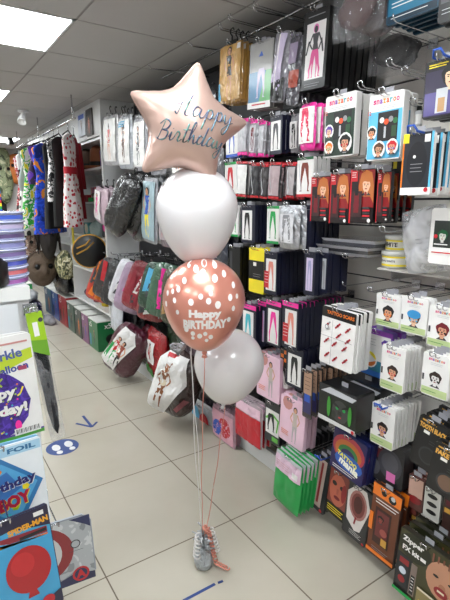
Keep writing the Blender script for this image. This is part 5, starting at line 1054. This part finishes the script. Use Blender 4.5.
    def smooth(ps):
        o_ = []
        for i in range(len(ps)-1):
            p0 = ps[max(i-1, 0)]; p1 = ps[i]; p2 = ps[i+1]; p3 = ps[min(i+2, len(ps)-1)]
            for k in range(5):
                t = k/5; o_.append(tuple(.5*((2*p1[q])+(-p0[q]+p2[q])*t+(2*p0[q]-5*p1[q]+4*p2[q]-p3[q])*t*t+(-p0[q]+3*p1[q]-3*p2[q]+p3[q])*t**3) for q in (0, 1)))
        return o_+[ps[-1]]
    for word, x0, y0, sc in (('Happy', -.058, .018, .062), ('Birthday', -.098, -.062, .054)):
        x = x0
        for ch in word:
            for st_ in G[ch]:
                ps = smooth(st_); pl = []
                for (a, b_) in ps:
                    u = x+a*sc*.85+b_*sc*.12; v = y0+b_*sc+(x-x0)*.06; pl.append((u, v, hgt(u, v)+.0006))
                down = [.0026 if ps[min(i+1, len(ps)-1)][1] < ps[i][1] else .0014 for i in range(len(ps))]
                tb.tube(pl, down, holo, 6)
            x += adv[ch]*sc*.85
    tb.obj('script_lettering', e)
    tag(e, 'rose gold foil star balloon with silver Happy Birthday script', 'balloon'); return e
star()

# ribbons down to the weight
wp = onZ(204, 566, 0)
def ribbon(a, b, c, label, sway, curl=0):
    mb = MB(); a = Vector(a); b = Vector(b); n = 24; pts = []
    for i in range(n+1): t = i/n; p = a.lerp(b, t); p.x += sway*math.sin(t*math.pi)+.002*math.sin(t*17); p.y += .5*sway*math.sin(t*math.pi*1.4); pts.append(p)
    mb.tube(pts, .0016, c, 5); return tag(mb.obj('ribbon'), label, 'ribbon', 'ribbons from the balloons to the weight')
rw = M('white_ribbon', rough=.35, col='#d8d4d2'); rc = M('coral_ribbon', rough=.35, metal=.3, col='#cf8674')
top = .155
gather = Vector((onY(178, 350, BY).x, BY, onY(178, 350, BY).z))
end = Vector((wp.x, wp.y, top-.01))
ribbon((wc.x-.02, BY+.02, wc.z-.17), end, rw, 'white ribbon, leftmost of the strands to the weight', -.022)
ribbon((cc.x, BY-.06, cc.z-.2), end, rc, 'coral ribbon from the rose gold balloon to the weight', -.012)
ribbon((tc2.x-.02, BY+.1, tc2.z-.19), end, rc, 'coral ribbon from the lower white balloon, rightmost strand', .014)
ribbon((cc.x-.03, BY-.01, cc.z-.19), end, rw, 'white ribbon between the two coral ribbons', .004)
mb = MB(); rnd = random.Random(2)
for k in range(16):
    p = gather; a = rnd.uniform(0, 6.28); pts = []
    for i in range(8): t = i/7; pts.append((p.x+.03*t*math.cos(a+t*5), p.y+.03*t*math.sin(a+t*5), p.z+.04*(t-.5)*rnd.uniform(.4, 1.2)))
    mb.tube(pts, .0022, M('silver', rough=.2, metal=.6), 4)
tag(mb.obj('ribbon_bow'), 'small bunch of curled clear ribbon below the coral balloon', 'ribbon')
# the weight
wt = empty('balloon_weight', (wp.x, wp.y, 0))
mb = MB(); foil = M('weight_foil', rough=.35, metal=.6, bump=.9, bs=50, col='#b4b8bc')
mb.lathe([(.018, 0), (.03, .006), (.036, .025), (.034, .045), (.024, .062), (.012, .072), (.014, .08)], foil, 20); mb.obj('foil_wrapped_base', wt)
mb = MB(); rnd = random.Random(9)
for k in range(46):
    a = rnd.uniform(0, 6.28); el = rnd.uniform(-.2, 1.1); L = rnd.uniform(.02, .048); z0 = .075+rnd.uniform(0, .05)
    mb.tube([(0, 0, z0), (L*.6*math.cos(a), L*.6*math.sin(a), z0+L*.5*el), (L*math.cos(a+.4), L*math.sin(a+.4), z0+L*.9*el-.008)], [.002, .0045, .003], foil if k % 3 else M('silver', rough=.25, metal=.6), 4)
mb.obj('foil_tuft', wt)
def curl(start, end, r, turns, mt, name='curled_ribbon', parent=None):
    mb = MB(); a = Vector(start); b = Vector(end); pts = []; n = int(turns*9)
    for i in range(n+1): t = i/n; p = a.lerp(b, t); g = t*turns*2*math.pi; pts.append(p+Vector((r*math.cos(g), r*math.sin(g)*.9, r*.3*math.sin(g))))
    mb.tube(pts, .0028, mt, 5); mb.obj(name, parent)
curl((.012, -.012, .15), (.03, -.03, .03), .007, 9, rc, parent=wt); curl((.03, -.03, .022), (.058, -.07, .012), .007, 5, rc, parent=wt)
curl((-.02, -.0, .13), (-.035, -.01, .06), .013, 6, rw, parent=wt); curl((.03, .0, .13), (.048, -.01, .05), .012, 6, rw, parent=wt)
curl((.0, -.01, .16), (.02, -.0, .12), .009, 4, rc, parent=wt)
wt.scale = (1.12, 1.12, 1.18)
tag(wt, 'silver foil balloon weight with curled coral and white ribbon on the floor', 'balloon weight')

# =================================================================== floor markings
def sticker(name, polys, label, cat):
    mb = MB()
    for k, (pts, mt) in enumerate(polys): mb.add([(p.x, p.y, .0008+.0005*k) for p in pts]+[(p.x, p.y, 0.0001) for p in pts], [list(range(len(pts)))]+[(i, i+len(pts), (i+1) % len(pts)+len(pts), (i+1) % len(pts)) for i in range(len(pts))], mt)
    return tag(mb.obj(name), label, cat)
bt = M('blue_tape', rough=.5, col='#24407e')
def strip(x0, y0, x1, y1, wd):
    a = onZ(x0, y0, 0); b = onZ(x1, y1, 0); d = (b-a).normalized(); n = Vector((-d.y, d.x, 0))*wd/2; return [a-n, b-n, b+n, a+n]
sticker('floor_arrow', [(strip(92, 427, 76, 423.5, .018), bt), (strip(92, 427, 83, 416, .018), bt), (strip(92, 427, 97, 422, .014), bt)], 'blue arrow sticker on the floor tiles', 'floor sticker')
c = onZ(62.5, 447, 0); r = .095
dk = [(c+Vector((r*math.cos(t*.2618), r*math.sin(t*.2618), 0))) for t in range(24)]
def foot(dx, dy, rx, ry): return [c+Vector((dx+rx*math.cos(t*.5236), dy+ry*math.sin(t*.5236), 0)) for t in range(12)]
wm = M('sticker_white', rough=.5, col='#d6d6d8')
sticker('floor_sticker', [(dk, bt), (foot(-.035, .01, .024, .04), wm), (foot(.04, .015, .024, .04), wm), (foot(-.03, -.055, .018, .02), wm), (foot(.045, -.05, .018, .02), wm)], 'round blue distancing sticker with white footprints', 'floor sticker')
sticker('floor_tape', [(strip(183, 601, 215, 584, .012), bt), (strip(218, 583, 223, 581, .01), bt)], 'strip of blue tape on the floor below the balloon weight', 'floor tape')
